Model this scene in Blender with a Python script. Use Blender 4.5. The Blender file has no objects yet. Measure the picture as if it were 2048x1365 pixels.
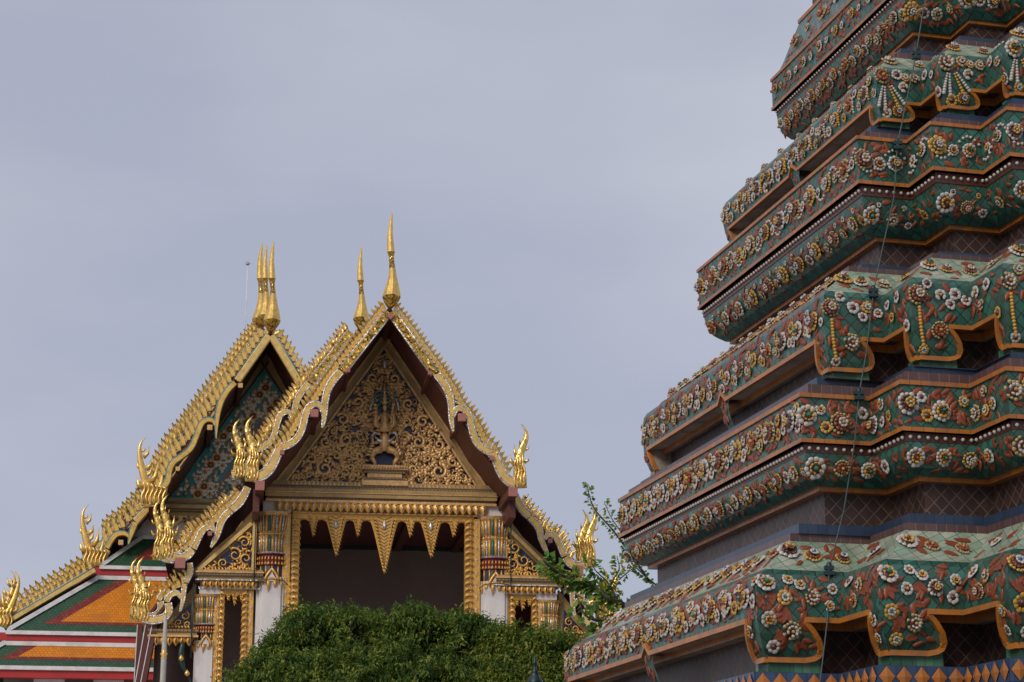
import bpy, math, random
import numpy as np
from mathutils import Vector, Matrix
R = random.Random(7)
NR = np.random.RandomState(11)
SC = bpy.context.scene
# ------------------------------------------------------------------ camera
F, CX, CY, HY = 4000., 1024., 682.5, 1750.
PIT = math.atan((HY-CY)/F)
EYE = 1.6
cd = bpy.data.cameras.new('camera'); cam = bpy.data.objects.new('camera', cd); SC.collection.objects.link(cam)
cd.sensor_width = 36; cd.lens = F/2048*36; cd.clip_start = .2; cd.clip_end = 3000
cam.location = (0, 0, EYE); cam.rotation_euler = (math.pi/2+PIT, 0, 0)
SC.camera = cam
SC.render.resolution_x = 1024; SC.render.resolution_y = 682
# ------------------------------------------------------------------ sky
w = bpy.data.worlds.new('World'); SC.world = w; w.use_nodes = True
nt = w.node_tree; nt.nodes.clear()
SUN_EL, SUN_AZ = math.radians(33), math.radians(-148)      # azimuth measured from +Y clockwise
def nn(t, typ, **k):
    n = t.nodes.new(typ)
    for a, b in k.items(): setattr(n, a, b)
    return n
out = nn(nt, 'ShaderNodeOutputWorld')
sky = nn(nt, 'ShaderNodeTexSky', sky_type='NISHITA', sun_disc=False)
sky.sun_elevation = SUN_EL; sky.sun_rotation = SUN_AZ
bs = nn(nt, 'ShaderNodeBackground'); bs.inputs[1].default_value = .012
nt.links.new(sky.outputs[0], bs.inputs[0])
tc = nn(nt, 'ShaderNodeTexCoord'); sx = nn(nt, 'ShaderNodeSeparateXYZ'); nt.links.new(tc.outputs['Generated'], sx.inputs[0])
mp = nn(nt, 'ShaderNodeMapping'); mp.inputs['Scale'].default_value = (1.6, 1.6, 4.2); mp.inputs['Location'].default_value = (.3, .1, .55)
nt.links.new(tc.outputs['Generated'], mp.inputs[0])
no = nn(nt, 'ShaderNodeTexNoise'); no.inputs['Scale'].default_value = 1.7; no.inputs['Detail'].default_value = 5; no.inputs['Roughness'].default_value = .45
nt.links.new(mp.outputs[0], no.inputs[0])
cr = nn(nt, 'ShaderNodeValToRGB'); nt.links.new(no.outputs[0], cr.inputs[0])
cr.color_ramp.elements[0].position = .36; cr.color_ramp.elements[0].color = (.386, .405, .500, 1)
cr.color_ramp.elements[1].position = .7; cr.color_ramp.elements[1].color = (.53, .543, .612, 1)
# overcast dimmed behind the camera, out of view; added to darken the front faces
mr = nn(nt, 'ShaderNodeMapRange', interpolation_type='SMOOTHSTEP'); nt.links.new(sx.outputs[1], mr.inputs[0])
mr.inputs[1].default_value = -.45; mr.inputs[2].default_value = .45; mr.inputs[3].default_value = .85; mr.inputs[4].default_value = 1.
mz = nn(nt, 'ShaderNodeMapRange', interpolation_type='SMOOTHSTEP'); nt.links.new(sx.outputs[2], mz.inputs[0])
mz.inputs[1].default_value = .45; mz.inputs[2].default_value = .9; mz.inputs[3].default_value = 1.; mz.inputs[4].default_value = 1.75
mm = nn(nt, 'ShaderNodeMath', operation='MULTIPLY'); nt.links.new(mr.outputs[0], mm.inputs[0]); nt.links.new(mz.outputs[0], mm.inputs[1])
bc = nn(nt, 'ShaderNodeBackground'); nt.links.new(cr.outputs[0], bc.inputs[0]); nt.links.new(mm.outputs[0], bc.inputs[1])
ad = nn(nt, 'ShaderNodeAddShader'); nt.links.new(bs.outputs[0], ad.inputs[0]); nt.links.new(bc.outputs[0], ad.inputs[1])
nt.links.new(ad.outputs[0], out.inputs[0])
# ------------------------------------------------------------------ sun
sl = bpy.data.lights.new('sun', 'SUN'); so = bpy.data.objects.new('sun', sl); SC.collection.objects.link(so)
sl.energy = 2.1; sl.angle = math.radians(24); sl.color = (1., .90, .77)
sd = Vector((math.cos(SUN_EL)*math.sin(SUN_AZ), math.cos(SUN_EL)*math.cos(SUN_AZ), math.sin(SUN_EL)))
so.rotation_euler = sd.to_track_quat('Z', 'Y').to_euler(); so.location = (-20, -10, 60)
vs = SC.view_settings; vs.view_transform = 'Standard'; vs.look = 'None'; vs.exposure = 0; vs.gamma = 1; vs.use_curve_mapping = False
# ------------------------------------------------------------------ projection helpers
def ray(px, py):
    x = (px-CX)/F; y = (CY-py)/F
    return Vector((x, math.cos(PIT)-math.sin(PIT)*y, math.sin(PIT)+math.cos(PIT)*y))
class Frame:
    """facade frame: u to the right, v into depth, z up"""
    def __init__(s, az, px, py, Y):
        a = math.radians(az); s.ux = Vector((math.cos(a), math.sin(a), 0)); s.vy = Vector((-math.sin(a), math.cos(a), 0))
        r = ray(px, py); s.o = r*(Y/r.y); s.o.z = 0
    def P(s, u, v, z): return s.o+s.ux*u+s.vy*v+Vector((0, 0, z))
    def uz(s, px, py, v=0.):
        r = ray(px, py); t = ((s.o+s.vy*v).dot(s.vy))/r.dot(s.vy); p = r*t-s.o
        return (p.dot(s.ux), p.z+EYE)
# ------------------------------------------------------------------ materials
MT = {}
def mat(name, col, rough=.5, metal=0., col2=None, noise=8., nstr=.5, brick=None, bump=0., bscale=30., spec=.5, mosaic=None, coat=0., streak=False):
    m = bpy.data.materials.new(name); m.use_nodes = True; t = m.node_tree; L = t.links
    b = t.nodes['Principled BSDF']
    b.inputs['Roughness'].default_value = rough; b.inputs['Metallic'].default_value = metal
    b.inputs['Specular IOR Level'].default_value = spec; b.inputs['Coat Weight'].default_value = coat; b.inputs['Coat Roughness'].default_value = .15
    c4 = lambda c: (c[0], c[1], c[2], 1)
    base = None; height = None
    tcn = nn(t, 'ShaderNodeTexCoord')
    if brick:      # dict(w,h,rot,mortar,mcol,c2)
        mpn = nn(t, 'ShaderNodeMapping'); mpn.inputs['Rotation'].default_value[2] = math.radians(brick.get('rot', 0))
        L.new(tcn.outputs['UV'], mpn.inputs[0])
        bt = nn(t, 'ShaderNodeTexBrick', offset=brick.get('off', 0.), squash=1.)
        L.new(mpn.outputs[0], bt.inputs[0])
        bt.inputs['Scale'].default_value = 1; bt.inputs['Brick Width'].default_value = brick['w']; bt.inputs['Row Height'].default_value = brick['h']
        bt.inputs['Mortar Size'].default_value = brick.get('mortar', .004); bt.inputs['Mortar Smooth'].default_value = .3
        bt.inputs['Color1'].default_value = c4(col); bt.inputs['Color2'].default_value = c4(brick.get('c2', col)); bt.inputs['Mortar'].default_value = c4(brick.get('mcol', (.05, .04, .03)))
        base = bt.outputs[0]
        inv = nn(t, 'ShaderNodeMath', operation='SUBTRACT'); inv.inputs[0].default_value = 1; L.new(bt.outputs['Fac'], inv.inputs[1]); height = inv.outputs[0]
    if mosaic:     # small glass / gold-leaf tesserae
        vo = nn(t, 'ShaderNodeTexVoronoi'); vo.inputs['Scale'].default_value = mosaic.get('s', 28.)
        L.new(tcn.outputs['Object'], vo.inputs['Vector'])
        sp = nn(t, 'ShaderNodeSeparateColor'); L.new(vo.outputs['Color'], sp.inputs[0])
        rp = nn(t, 'ShaderNodeValToRGB'); L.new(sp.outputs[0], rp.inputs[0]); rp.color_ramp.interpolation = 'CONSTANT'
        cols = mosaic['cols']; el = rp.color_ramp.elements
        while len(el) < len(cols): el.new(.5)
        for e, (p, c) in zip(el, cols): e.position = p; e.color = c4(c)
        base = rp.outputs[0]
        # every tessera faces a slightly different way
        vm = nn(t, 'ShaderNodeVectorMath', operation='SUBTRACT'); L.new(vo.outputs['Color'], vm.inputs[0]); vm.inputs[1].default_value = (.5, .5, .5)
        v2 = nn(t, 'ShaderNodeVectorMath', operation='SCALE'); L.new(vm.outputs[0], v2.inputs[0]); v2.inputs['Scale'].default_value = mosaic.get('tilt', .5)
        ge = nn(t, 'ShaderNodeNewGeometry'); v3 = nn(t, 'ShaderNodeVectorMath', operation='ADD'); L.new(ge.outputs['Normal'], v3.inputs[0]); L.new(v2.outputs[0], v3.inputs[1])
        v4 = nn(t, 'ShaderNodeVectorMath', operation='NORMALIZE'); L.new(v3.outputs[0], v4.inputs[0]); L.new(v4.outputs[0], b.inputs['Normal'])
    if col2 is not None:
        ns = nn(t, 'ShaderNodeTexNoise'); ns.inputs['Scale'].default_value = noise; ns.inputs['Detail'].default_value = 6; ns.inputs['Roughness'].default_value = .65
        if streak:
            mq = nn(t, 'ShaderNodeMapping'); mq.inputs['Scale'].default_value = (2.2, 2.2, .45); L.new(tcn.outputs['Object'], mq.inputs[0]); L.new(mq.outputs[0], ns.inputs[0])
        else: L.new(tcn.outputs['Object'], ns.inputs[0])
        rr = nn(t, 'ShaderNodeMapRange'); L.new(ns.outputs[0], rr.inputs[0]); rr.inputs[1].default_value = .4; rr.inputs[2].default_value = .68; rr.inputs[4].default_value = nstr
        mx = nn(t, 'ShaderNodeMix', data_type='RGBA'); L.new(rr.outputs[0], mx.inputs[0])
        if base is not None: L.new(base, mx.inputs[6])
        else: mx.inputs[6].default_value = c4(col)
        mx.inputs[7].default_value = c4(col2); base = mx.outputs[2]
    if base is not None: L.new(base, b.inputs['Base Color'])
    else: b.inputs['Base Color'].default_value = c4(col)
    if (bump or height is not None) and not mosaic:
        bn = nn(t, 'ShaderNodeBump'); bn.inputs['Distance'].default_value = .01; bn.inputs['Strength'].default_value = max(bump, .6)
        if height is not None: L.new(height, bn.inputs['Height'])
        else:
            n2 = nn(t, 'ShaderNodeTexNoise'); n2.inputs['Scale'].default_value = bscale; n2.inputs['Detail'].default_value = 4; L.new(tcn.outputs['Object'], n2.inputs[0]); L.new(n2.outputs[0], bn.inputs['Height'])
        L.new(bn.outputs[0], b.inputs['Normal'])
    MT[name] = m
    return m
# pagoda ceramics
mat('green_tile', (.008, .070, .050), .28, brick=dict(w=.10, h=.10, rot=45, mortar=.0055, mcol=(.012, .018, .014), c2=(.035, .155, .12)), col2=(.045, .055, .042), noise=2.6, nstr=.7, streak=True)
mat('pale_green_tile', (.22, .33, .24), .28, brick=dict(w=.12, h=.12, rot=45, mortar=.004, mcol=(.05, .13, .09), c2=(.40, .42, .34)), col2=(.12, .15, .11), noise=3., nstr=.7)
mat('plinth_tile', (.03, .16, .10), .28, brick=dict(w=.085, h=.3, mortar=.003, mcol=(.03, .05, .04), c2=(.09, .22, .12)), col2=(.12, .14, .10), noise=3., nstr=.5)
mat('orange_tile', (.42, .145, .018), .3, brick=dict(w=.12, h=.5, mortar=.003, mcol=(.12, .05, .03), c2=(.34, .11, .02)), col2=(.17, .09, .05), noise=4., nstr=.7)
mat('brown_strip', (.115, .058, .056), .3, brick=dict(w=.105, h=.5, mortar=.003, mcol=(.2, .16, .14), c2=(.075, .038, .036)), col2=(.05, .035, .03), noise=3., nstr=.5)
mat('blue_strip', (.016, .034, .075), .3, brick=dict(w=.1, h=.5, mortar=.0025, mcol=(.012, .016, .03), c2=(.026, .048, .095)), col2=(.02, .025, .035), noise=3., nstr=.6)
mat('brown_wall_tile', (.075, .034, .029), .42, brick=dict(w=.112, h=.112, rot=45, mortar=.007, mcol=(.14, .11, .085), c2=(.038, .019, .018)), col2=(.018, .014, .013), noise=1.8, nstr=.75, streak=True)
mat('blue_base_tile', (.016, .034, .08), .27, brick=dict(w=.1, h=.1, mortar=.0025, mcol=(.015, .02, .04), c2=(.035, .07, .15)), col2=(.02, .03, .05), noise=3., nstr=.4)
mat('render_pale', (.42, .35, .28), .8, col2=(.14, .11, .09), noise=3., nstr=.8, bump=.4)
mat('mortar_dark', (.05, .04, .035), .85, col2=(.12, .10, .08), noise=6., nstr=.6, bump=.4)
mat('ceramic_white', (.46, .43, .41), .33, col2=(.18, .15, .13), noise=14., nstr=.45)
mat('ceramic_yellow', (.46, .26, .035), .33, col2=(.24, .15, .05), noise=14., nstr=.45)
mat('ceramic_cream', (.36, .26, .11), .36, col2=(.20, .15, .08), noise=14., nstr=.5)
mat('ceramic_brown', (.075, .025, .018), .3)
mat('pearl', (.82, .76, .70), .35)
mat('orange_glaze', (.42, .145, .018), .3, col2=(.17, .09, .05), noise=5., nstr=.7)
mat('ceramic_terracotta', (.22, .054, .021), .45, col2=(.11, .028, .014), noise=9., nstr=.55)
mat('ceramic_green', (.015, .17, .11), .25)
mat('ceramic_blue', (.02, .12, .30), .25)
# temple
GC = [(0, (.86, .55, .14)), (.3, (.70, .42, .09)), (.6, (.92, .66, .24)), (.82, (.36, .2, .04))]
mat('gold_leaf', (.86, .57, .17), .36, .72, col2=(.50, .30, .08), noise=6., nstr=.75, bump=.25, bscale=40)
mat('gold_board', (.78, .54, .20), .40, .5, col2=(.50, .32, .11), noise=5., nstr=.75, bump=.2, bscale=20)
mat('gold_mosaic', (.7, .4, .1), .3, .8, mosaic=dict(s=24., tilt=.45, cols=[(0, (.50, .30, .06)), (.35, (.30, .17, .03)), (.6, (.70, .44, .11)), (.85, (.14, .08, .02))]))
mat('gold_worn', (.7, .4, .1), .3, .8, mosaic=dict(s=17., tilt=.28, cols=[(0, (.88, .60, .20)), (.45, (.80, .51, .14)), (.80, (.55, .33, .07)), (.95, (.16, .09, .02))]))
mat('gold_carving', (.74, .46, .20), .42, .35, col2=(.26, .14, .05), noise=9., nstr=.6, bump=.5, bscale=25)
mat('gold_bright_carving', (.74, .42, .10), .42, .4, col2=(.40, .20, .05), noise=12., nstr=.6, bump=.5, bscale=30)
mat('gold_dull', (.46, .30, .12), .5, .3, col2=(.22, .14, .06), noise=2.2, nstr=.7, bump=.3)
mat('gilt_moulding', (.28, .19, .10), .5, .3, brick=dict(w=.09, h=.07, mortar=.008, mcol=(.06, .04, .03), c2=(.30, .19, .08), off=.5), col2=(.1, .07, .05), noise=3., nstr=.5)
mat('silver_mosaic', (.5, .5, .5), .3, .5, mosaic=dict(s=40., tilt=.5, cols=[(0, (.62, .62, .66)), (.4, (.42, .42, .46)), (.75, (.75, .75, .78)), (.9, (.2, .2, .22))]))
mat('teal_glass', (.02, .19, .20), .2, .1, col2=(.01, .08, .09), noise=14., nstr=.7)
mat('blue_glass', (.018, .03, .085), .3, .1, col2=(.03, .022, .018), noise=7., nstr=.7)
mat('blue_trim', (.06, .22, .32), .35)
mat('pediment_teal', (.025, .33, .38), .4, 0., col2=(.012, .13, .16), noise=9., nstr=.6)
mat('maroon', (.10, .022, .018), .55, col2=(.05, .015, .012), noise=3., nstr=.6)
mat('red_fascia', (.42, .022, .022), .45, col2=(.25, .02, .02), noise=2., nstr=.5)
mat('pink_block', (.36, .135, .11), .5, col2=(.25, .09, .07), noise=10., nstr=.6, bump=.3)
mat('red_glass', (.16, .025, .028), .3, .1)
mat('white_plaster', (.64, .61, .61), .65, col2=(.42, .39, .37), noise=1.5, nstr=.55, bump=.2, streak=True)
mat('white_roof_trim', (.68, .66, .67), .6, col2=(.38, .35, .34), noise=2.5, nstr=.65)
mat('room_wall', (.27, .205, .185), .7, col2=(.19, .145, .13), noise=.7, nstr=.7)
mat('dark_wood', (.035, .014, .011), .6)
mat('dark_green_paint', (.012, .035, .028), .4)
tl = dict(w=.13, h=.17, mortar=.008, off=.5)
mat('roof_green', (.022, .066, .034), .65, spec=.15, brick=dict(tl, mcol=(.012, .035, .02), c2=(.034, .085, .045)), col2=(.05, .07, .05), noise=1.5, nstr=.4)
mat('roof_orange', (.54, .165, .006), .65, spec=.15, brick=dict(tl, mcol=(.30, .09, .012), c2=(.62, .21, .01)), col2=(.32, .11, .02), noise=1.6, nstr=.65)
mat('roof_maroon', (.14, .020, .014), .65, spec=.15, brick=dict(tl, mcol=(.07, .015, .012), c2=(.22, .04, .03)), col2=(.12, .03, .03), noise=1.5, nstr=.4)
mat('stone_post', (.42, .40, .36), .7, col2=(.30, .28, .24), noise=8., nstr=.6, bump=.3)
mat('lamp_iron', (.012, .03, .034), .4, .3)
mat('grey_cable', (.045, .065, .06), .6)
mat('steel', (.35, .36, .38), .4, .6)
mat('bark', (.09, .065, .045), .9, col2=(.04, .03, .02), noise=6., nstr=.7, bump=.6)
mat('paving', (.34, .32, .29), .85, brick=dict(w=.6, h=.6, mortar=.012, mcol=(.07, .07, .06), c2=(.30, .28, .25)), col2=(.25, .23, .21), noise=.5, nstr=.6)
def leafmat(name, cols, rough=.42):
    m = bpy.data.materials.new(name); m.use_nodes = True; t = m.node_tree; b = t.nodes['Principled BSDF']
    g = nn(t, 'ShaderNodeNewGeometry'); r = nn(t, 'ShaderNodeValToRGB')
    tcn = nn(t, 'ShaderNodeTexCoord'); ns = nn(t, 'ShaderNodeTexNoise'); ns.inputs['Scale'].default_value = 3.6; ns.inputs['Detail'].default_value = 5; t.links.new(tcn.outputs['Object'], ns.inputs[0])
    mr_ = nn(t, 'ShaderNodeMapRange'); t.links.new(ns.outputs[0], mr_.inputs[0]); mr_.inputs[1].default_value = .35; mr_.inputs[2].default_value = .68; mr_.inputs[3].default_value = -.30; mr_.inputs[4].default_value = .52
    ad_ = nn(t, 'ShaderNodeMath', operation='ADD', use_clamp=True); m8 = nn(t, 'ShaderNodeMath', operation='MULTIPLY'); m8.inputs[1].default_value = .8
    t.links.new(g.outputs['Random Per Island'], m8.inputs[0]); t.links.new(m8.outputs[0], ad_.inputs[0]); t.links.new(mr_.outputs[0], ad_.inputs[1]); t.links.new(ad_.outputs[0], r.inputs[0])
    el = r.color_ramp.elements
    while len(el) < len(cols): el.new(.5)
    for e, (p, c) in zip(el, cols): e.position = p; e.color = (*c, 1)
    t.links.new(r.outputs[0], b.inputs['Base Color']); b.inputs['Roughness'].default_value = .62; b.inputs['Specular IOR Level'].default_value = .3
    tr = nn(t, 'ShaderNodeBsdfTranslucent'); t.links.new(r.outputs[0], tr.inputs[0])
    mx = nn(t, 'ShaderNodeMixShader'); mx.inputs[0].default_value = .38
    t.links.new(b.outputs[0], mx.inputs[1]); t.links.new(tr.outputs[0], mx.inputs[2]); t.links.new(mx.outputs[0], t.nodes['Material Output'].inputs[0])
    MT[name] = m
leafmat('leaf_dark', [(0, (.030, .066, .012)), (.35, (.066, .125, .020)), (.7, (.135, .205, .032)), (1, (.30, .33, .055))], .5)
leafmat('leaf_yellow', [(0, (.04, .085, .012)), (.35, (.09, .15, .018)), (.75, (.18, .23, .03)), (1, (.32, .30, .05))], .5)
leafmat('leaf_bright', [(0, (.045, .12, .02)), (.4, (.09, .20, .03)), (.85, (.19, .33, .06)), (.99, (.50, .34, .04))], .5)
# ------------------------------------------------------------------ mesh builder
def wloc(o):
    p = Vector((0, 0, 0))
    while o is not None: p += o.location; o = o.parent
    return p
class MB:
    def __init__(s): s.v = []; s.f = []; s.m = []; s.uv = {}; s.sm = []
    def face(s, pts, mi=0, uv=None, sm=False):
        n = len(s.v); s.v += [tuple(p) for p in pts]; k = len(pts)
        if uv is not None: s.uv[len(s.f)] = uv
        s.f.append(tuple(range(n, n+k))); s.m.append(mi); s.sm.append(sm)
    def mesh(s, V, Fs, mi=0, sm=False, mis=None):
        n = len(s.v); s.v += [tuple(p) for p in V]
        for i, f in enumerate(Fs): s.f.append(tuple(a+n for a in f)); s.m.append(mis[i] if mis else mi); s.sm.append(sm)
    def box(s, o, a, b, c, mi=0):
        """corner o, edge vectors a,b,c"""
        o, a, b, c = map(Vector, (o, a, b, c))
        V = [o, o+a, o+a+b, o+b, o+c, o+a+c, o+a+b+c, o+b+c]
        s.mesh(V, [(0, 3, 2, 1), (4, 5, 6, 7), (0, 1, 5, 4), (1, 2, 6, 5), (2, 3, 7, 6), (3, 0, 4, 7)], mi)
    def prism(s, poly, d, mi=0, side=None):
        """poly: 3D points in a plane, extruded by vector d"""
        n = len(poly); P = [Vector(p) for p in poly]; V = P+[p+Vector(d) for p in P]
        s.mesh(V, [tuple(range(n))[::-1], tuple(range(n, 2*n))], mi)
        s.mesh(V, [(i, (i+1) % n, n+(i+1) % n, n+i) for i in range(n)], mi if side is None else side)
    def tube(s, P, r, n=6, mi=0, sm=True, up=None, caps=True, flat=1.):
        P = [Vector(p) for p in P]; k = len(P)
        if not hasattr(r, '__len__'): r = [r]*k
        V = []
        N = None
        for i in range(k):
            t = (P[min(i+1, k-1)]-P[max(i-1, 0)]).normalized()
            if up is not None: N = Vector(up)-t*t.dot(Vector(up))
            elif N is None: N = t.orthogonal()
            else: N = N-t*t.dot(N)
            N.normalize(); B = t.cross(N)
            for j in range(n):
                a = 2*math.pi*(j+.5)/n; V.append(P[i]+(N*math.cos(a)*flat+B*math.sin(a))*r[i])
        Fs = [(i*n+j, i*n+(j+1) % n, (i+1)*n+(j+1) % n, (i+1)*n+j) for i in range(k-1) for j in range(n)]
        if caps: Fs += [tuple(range(n))[::-1], tuple(range((k-1)*n, k*n))]
        s.mesh(V, Fs, mi, sm)
    def lathe(s, c, prof, n=12, mi=0, sm=True, rot=0., ax=None):
        c = Vector(c); V = []
        X, Y = (Vector((1, 0, 0)), Vector((0, 1, 0))) if ax is None else ax
        for (r, z) in prof:
            for j in range(n):
                a = 2*math.pi*(j+rot)/n; V.append(c+(X*math.cos(a)+Y*math.sin(a))*r+Vector((0, 0, z)))
        k = len(prof)
        s.mesh(V, [(i*n+j, i*n+(j+1) % n, (i+1)*n+(j+1) % n, (i+1)*n+j) for i in range(k-1) for j in range(n)], mi, sm)
        s.mesh(V, [tuple(range(n))[::-1], tuple(range((k-1)*n, k*n))], mi, sm)
    def data(s, name, mats, origin=Vector((0, 0, 0))):
        me = bpy.data.meshes.new(name)
        V = np.array(s.v, dtype=np.float64).reshape(-1, 3)-np.array(origin)
        me.from_pydata(V.tolist(), [], s.f)
        for m in mats: me.materials.append(MT[m] if isinstance(m, str) else m)
        me.polygons.foreach_set('material_index', s.m); me.polygons.foreach_set('use_smooth', s.sm)
        if s.uv:
            ul = me.uv_layers.new(name='UVMap'); arr = np.zeros((len(me.loops), 2))
            st = 0
            for i, f in enumerate(s.f):
                if i in s.uv: arr[st:st+len(f)] = s.uv[i]
                st += len(f)
            ul.data.foreach_set('uv', arr.ravel())
        me.update(); return me
    def build(s, name, mats, parent=None, **k):
        if not s.f: return None
        if isinstance(mats, str): mats = [mats]
        o = bpy.data.objects.new(name, s.data(name, mats, wloc(parent) if parent else Vector((0, 0, 0))))
        SC.collection.objects.link(o)
        if parent: o.parent = parent
        tag(o, **k); return o
def tag(o, label=None, category=None, group=None, kind=None):
    for a, b in (('label', label), ('category', category), ('group', group), ('kind', kind)):
        if b: o[a] = b
def thing(name, loc, label, category, group=None):
    o = bpy.data.objects.new(name, None); o.location = loc; SC.collection.objects.link(o); tag(o, label, category, group); return o
def proj_size(p, r):
    d = max(.5, (Vector(p)-Vector((0, 0, EYE))).length)
    x = p[0]/max(p[1], .1)
    vis = 1. if abs(x) < .29 and p[1] > 0 else .02
    return vis*r/d
def place_many(name, root, items, limit=100, parents=None):
    """items: (meshdata, matrix, size). The largest become parts of their own, the rest one 'stuff' part"""
    items = sorted(items, key=lambda t: -proj_size(t[1].translation, t[2]))
    for it in items[:limit]:
        me, M = it[0], it[1]
        o = bpy.data.objects.new(name, me); SC.collection.objects.link(o); par = it[3] if len(it) > 3 else root
        o.parent = par; o.matrix_local = Matrix.Translation(-wloc(par)) @ M
    rest = items[limit:]
    if not rest: return
    cache = {}
    VV, FF, MM, off = [], [], [], 0
    slots = [m for m in rest[0][0].materials]; sidx = {m.name: i for i, m in enumerate(slots)}
    for it in rest:
        for m in it[0].materials:
            if m.name not in sidx: sidx[m.name] = len(slots); slots.append(m)
    for it in rest:
        me, M = it[0], it[1]
        if me.name not in cache:
            a = np.empty(len(me.vertices)*3); me.vertices.foreach_get('co', a)
            cache[me.name] = (a.reshape(-1, 3), [tuple(p.vertices) for p in me.polygons], [sidx[me.materials[p.material_index].name] for p in me.polygons])
        a, fs, ms = cache[me.name]; m4 = np.array(M)
        VV.append(a @ m4[:3, :3].T+m4[:3, 3]); FF += [tuple(x+off for x in f) for f in fs]; MM += ms; off += len(a)
    me = bpy.data.meshes.new(name+'_mass'); o0 = np.array(wloc(root))
    me.from_pydata((np.vstack(VV)-o0).tolist(), [], FF)
    for m in slots: me.materials.append(m)
    me.polygons.foreach_set('material_index', MM); me.polygons.foreach_set('use_smooth', [True]*len(FF)); me.update()
    o = bpy.data.objects.new(name, me); SC.collection.objects.link(o); o.parent = root; o['kind'] = 'stuff'
# ------------------------------------------------------------------ ground
g = MB(); g.face([(-1500, -1500, 0), (1500, -1500, 0), (1500, 1500, 0), (-1500, 1500, 0)], 0, [(-1500, -1500), (1500, -1500), (1500, 1500), (-1500, 1500)])
g.build('ground', 'paving', kind='structure')
# ================================================================== PAGODA
PT = math.radians(14.4)
PEX = Vector((math.cos(PT), math.sin(PT), 0)); PEY = Vector((-math.sin(PT), math.cos(PT), 0))
PC = PEX*12.46+PEY*20.46
pag = thing('pagoda', PC, 'tall tiered pagoda covered in green tiles and ceramic flowers, filling the right side', 'pagoda')
def PW(a, b, z): return PC+PEX*a+PEY*b+Vector((0, 0, z+EYE))
def poly(W, M, nred=3):
    L = W-M; m = M/nred; q = [(-W, -L)]
    for k in range(nred): q += [(-W+(k+1)*m, -L-k*m), (-W+(k+1)*m, -L-(k+1)*m)]
    P = list(q)
    for r in range(3):
        q = [(-y, x) for x, y in q]; P += q
    return P
NE = 28
def edge(i, W, M):
    P = poly(W, M); return P[i % NE], P[(i+1) % NE]
def sweep(mb, rows, mis, edges=range(NE)):
    """rows: (z,W,M); mis: material index for each strip between rows"""
    vv = 0.
    for k in range(len(rows)-1):
        (z0, W0, M0), (z1, W1, M1) = rows[k], rows[k+1]
        A, B = poly(W0, M0), poly(W1, M1); dv = math.hypot(z1-z0, W1-W0)
        for i in edges:
            j = (i+1) % NE
            a, b, c, d = A[i], A[j], B[j], B[i]
            la = math.hypot(b[0]-a[0], b[1]-a[1])/2; lb = math.hypot(c[0]-d[0], c[1]-d[1])/2
            mb.face([PW(*a, z0), PW(*b, z0), PW(*c, z1), PW(*d, z1)], mis[k] if hasattr(mis, '__len__') else mis,
                    [(-la+i*.37, vv), (la+i*.37, vv), (lb+i*.37, vv+dv), (-lb+i*.37, vv+dv)])
        vv += dv
def ring(name, mats, rows, mis=0, **k):
    mb = MB(); sweep(mb, rows, mis); return mb.build(name, mats, pag, **k)
def strip(name, m, z0, z1, W, M, dep=.14, **k):
    ring(name, [m], [(z0, W-dep, M), (z0, W, M), (z1, W, M), (z1, W-dep, M)], 0, **k)
def lerp_rows(rows, z):
    for k in range(len(rows)-1):
        a, b = rows[k], rows[k+1]
        if a[0] <= z <= b[0]:
            t = (z-a[0])/max(1e-9, b[0]-a[0]); return a[1]+(b[1]-a[1])*t, a[2]+(b[2]-a[2])*t, (b[1]-a[1])/max(1e-9, b[0]-a[0])
    e = rows[0] if z < rows[0][0] else rows[-1]; return e[1], e[2], 0.
def surf(rows, i, u, z, outw=0.):
    """point, X, Y, N on edge i at u metres from its left end (seen from outside)"""
    W, M, s = lerp_rows(rows, z); a, b = edge(i, W, M)
    d = Vector((b[0]-a[0], b[1]-a[1])); d.normalize()
    X = PEX*d.x+PEY*d.y; Nh = PEX*d.y-PEY*d.x
    p = PW(a[0]+d.x*u, a[1]+d.y*u, z); N = (Nh-Vector((0, 0, s))).normalized(); Y = N.cross(X)
    return p+N*outw, X, Y, N
def elen(rows, i, z):
    W, M, s = lerp_rows(rows, z); a, b = edge(i, W, M); return math.hypot(a[0]-b[0], a[1]-b[1])
# ---- flower and leaf meshes
FC = ['ceramic_white', 'ceramic_yellow', 'ceramic_cream', 'ceramic_brown', 'ceramic_terracotta', 'ceramic_green', 'ceramic_blue']
Wt, Ye, Cr, Br, Te, Gn, Bl = range(7)
def petal(mb, a, r0, r1, w, z0, z1, h, mi):
    ca, sa = math.cos(a), math.sin(a); V = []
    for t, ww in ((0, .35), (.35, .85), (.75, 1.), (1., .45)):
        r = r0+(r1-r0)*t; z = z0+(z1-z0)*t
        for s in (-1, 1): V.append((r*ca-s*w*ww*sa, r*sa+s*w*ww*ca, z))
    for t in (.35, .78):
        r = r0+(r1-r0)*t; V.append((r*ca, r*sa, z0+(z1-z0)*t+h))
    mb.mesh(V, [(0, 2, 8), (2, 4, 9, 8), (4, 6, 9), (6, 7, 9), (7, 5, 9), (5, 3, 8, 9), (3, 1, 8), (1, 0, 8)], mi, True)
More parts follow.
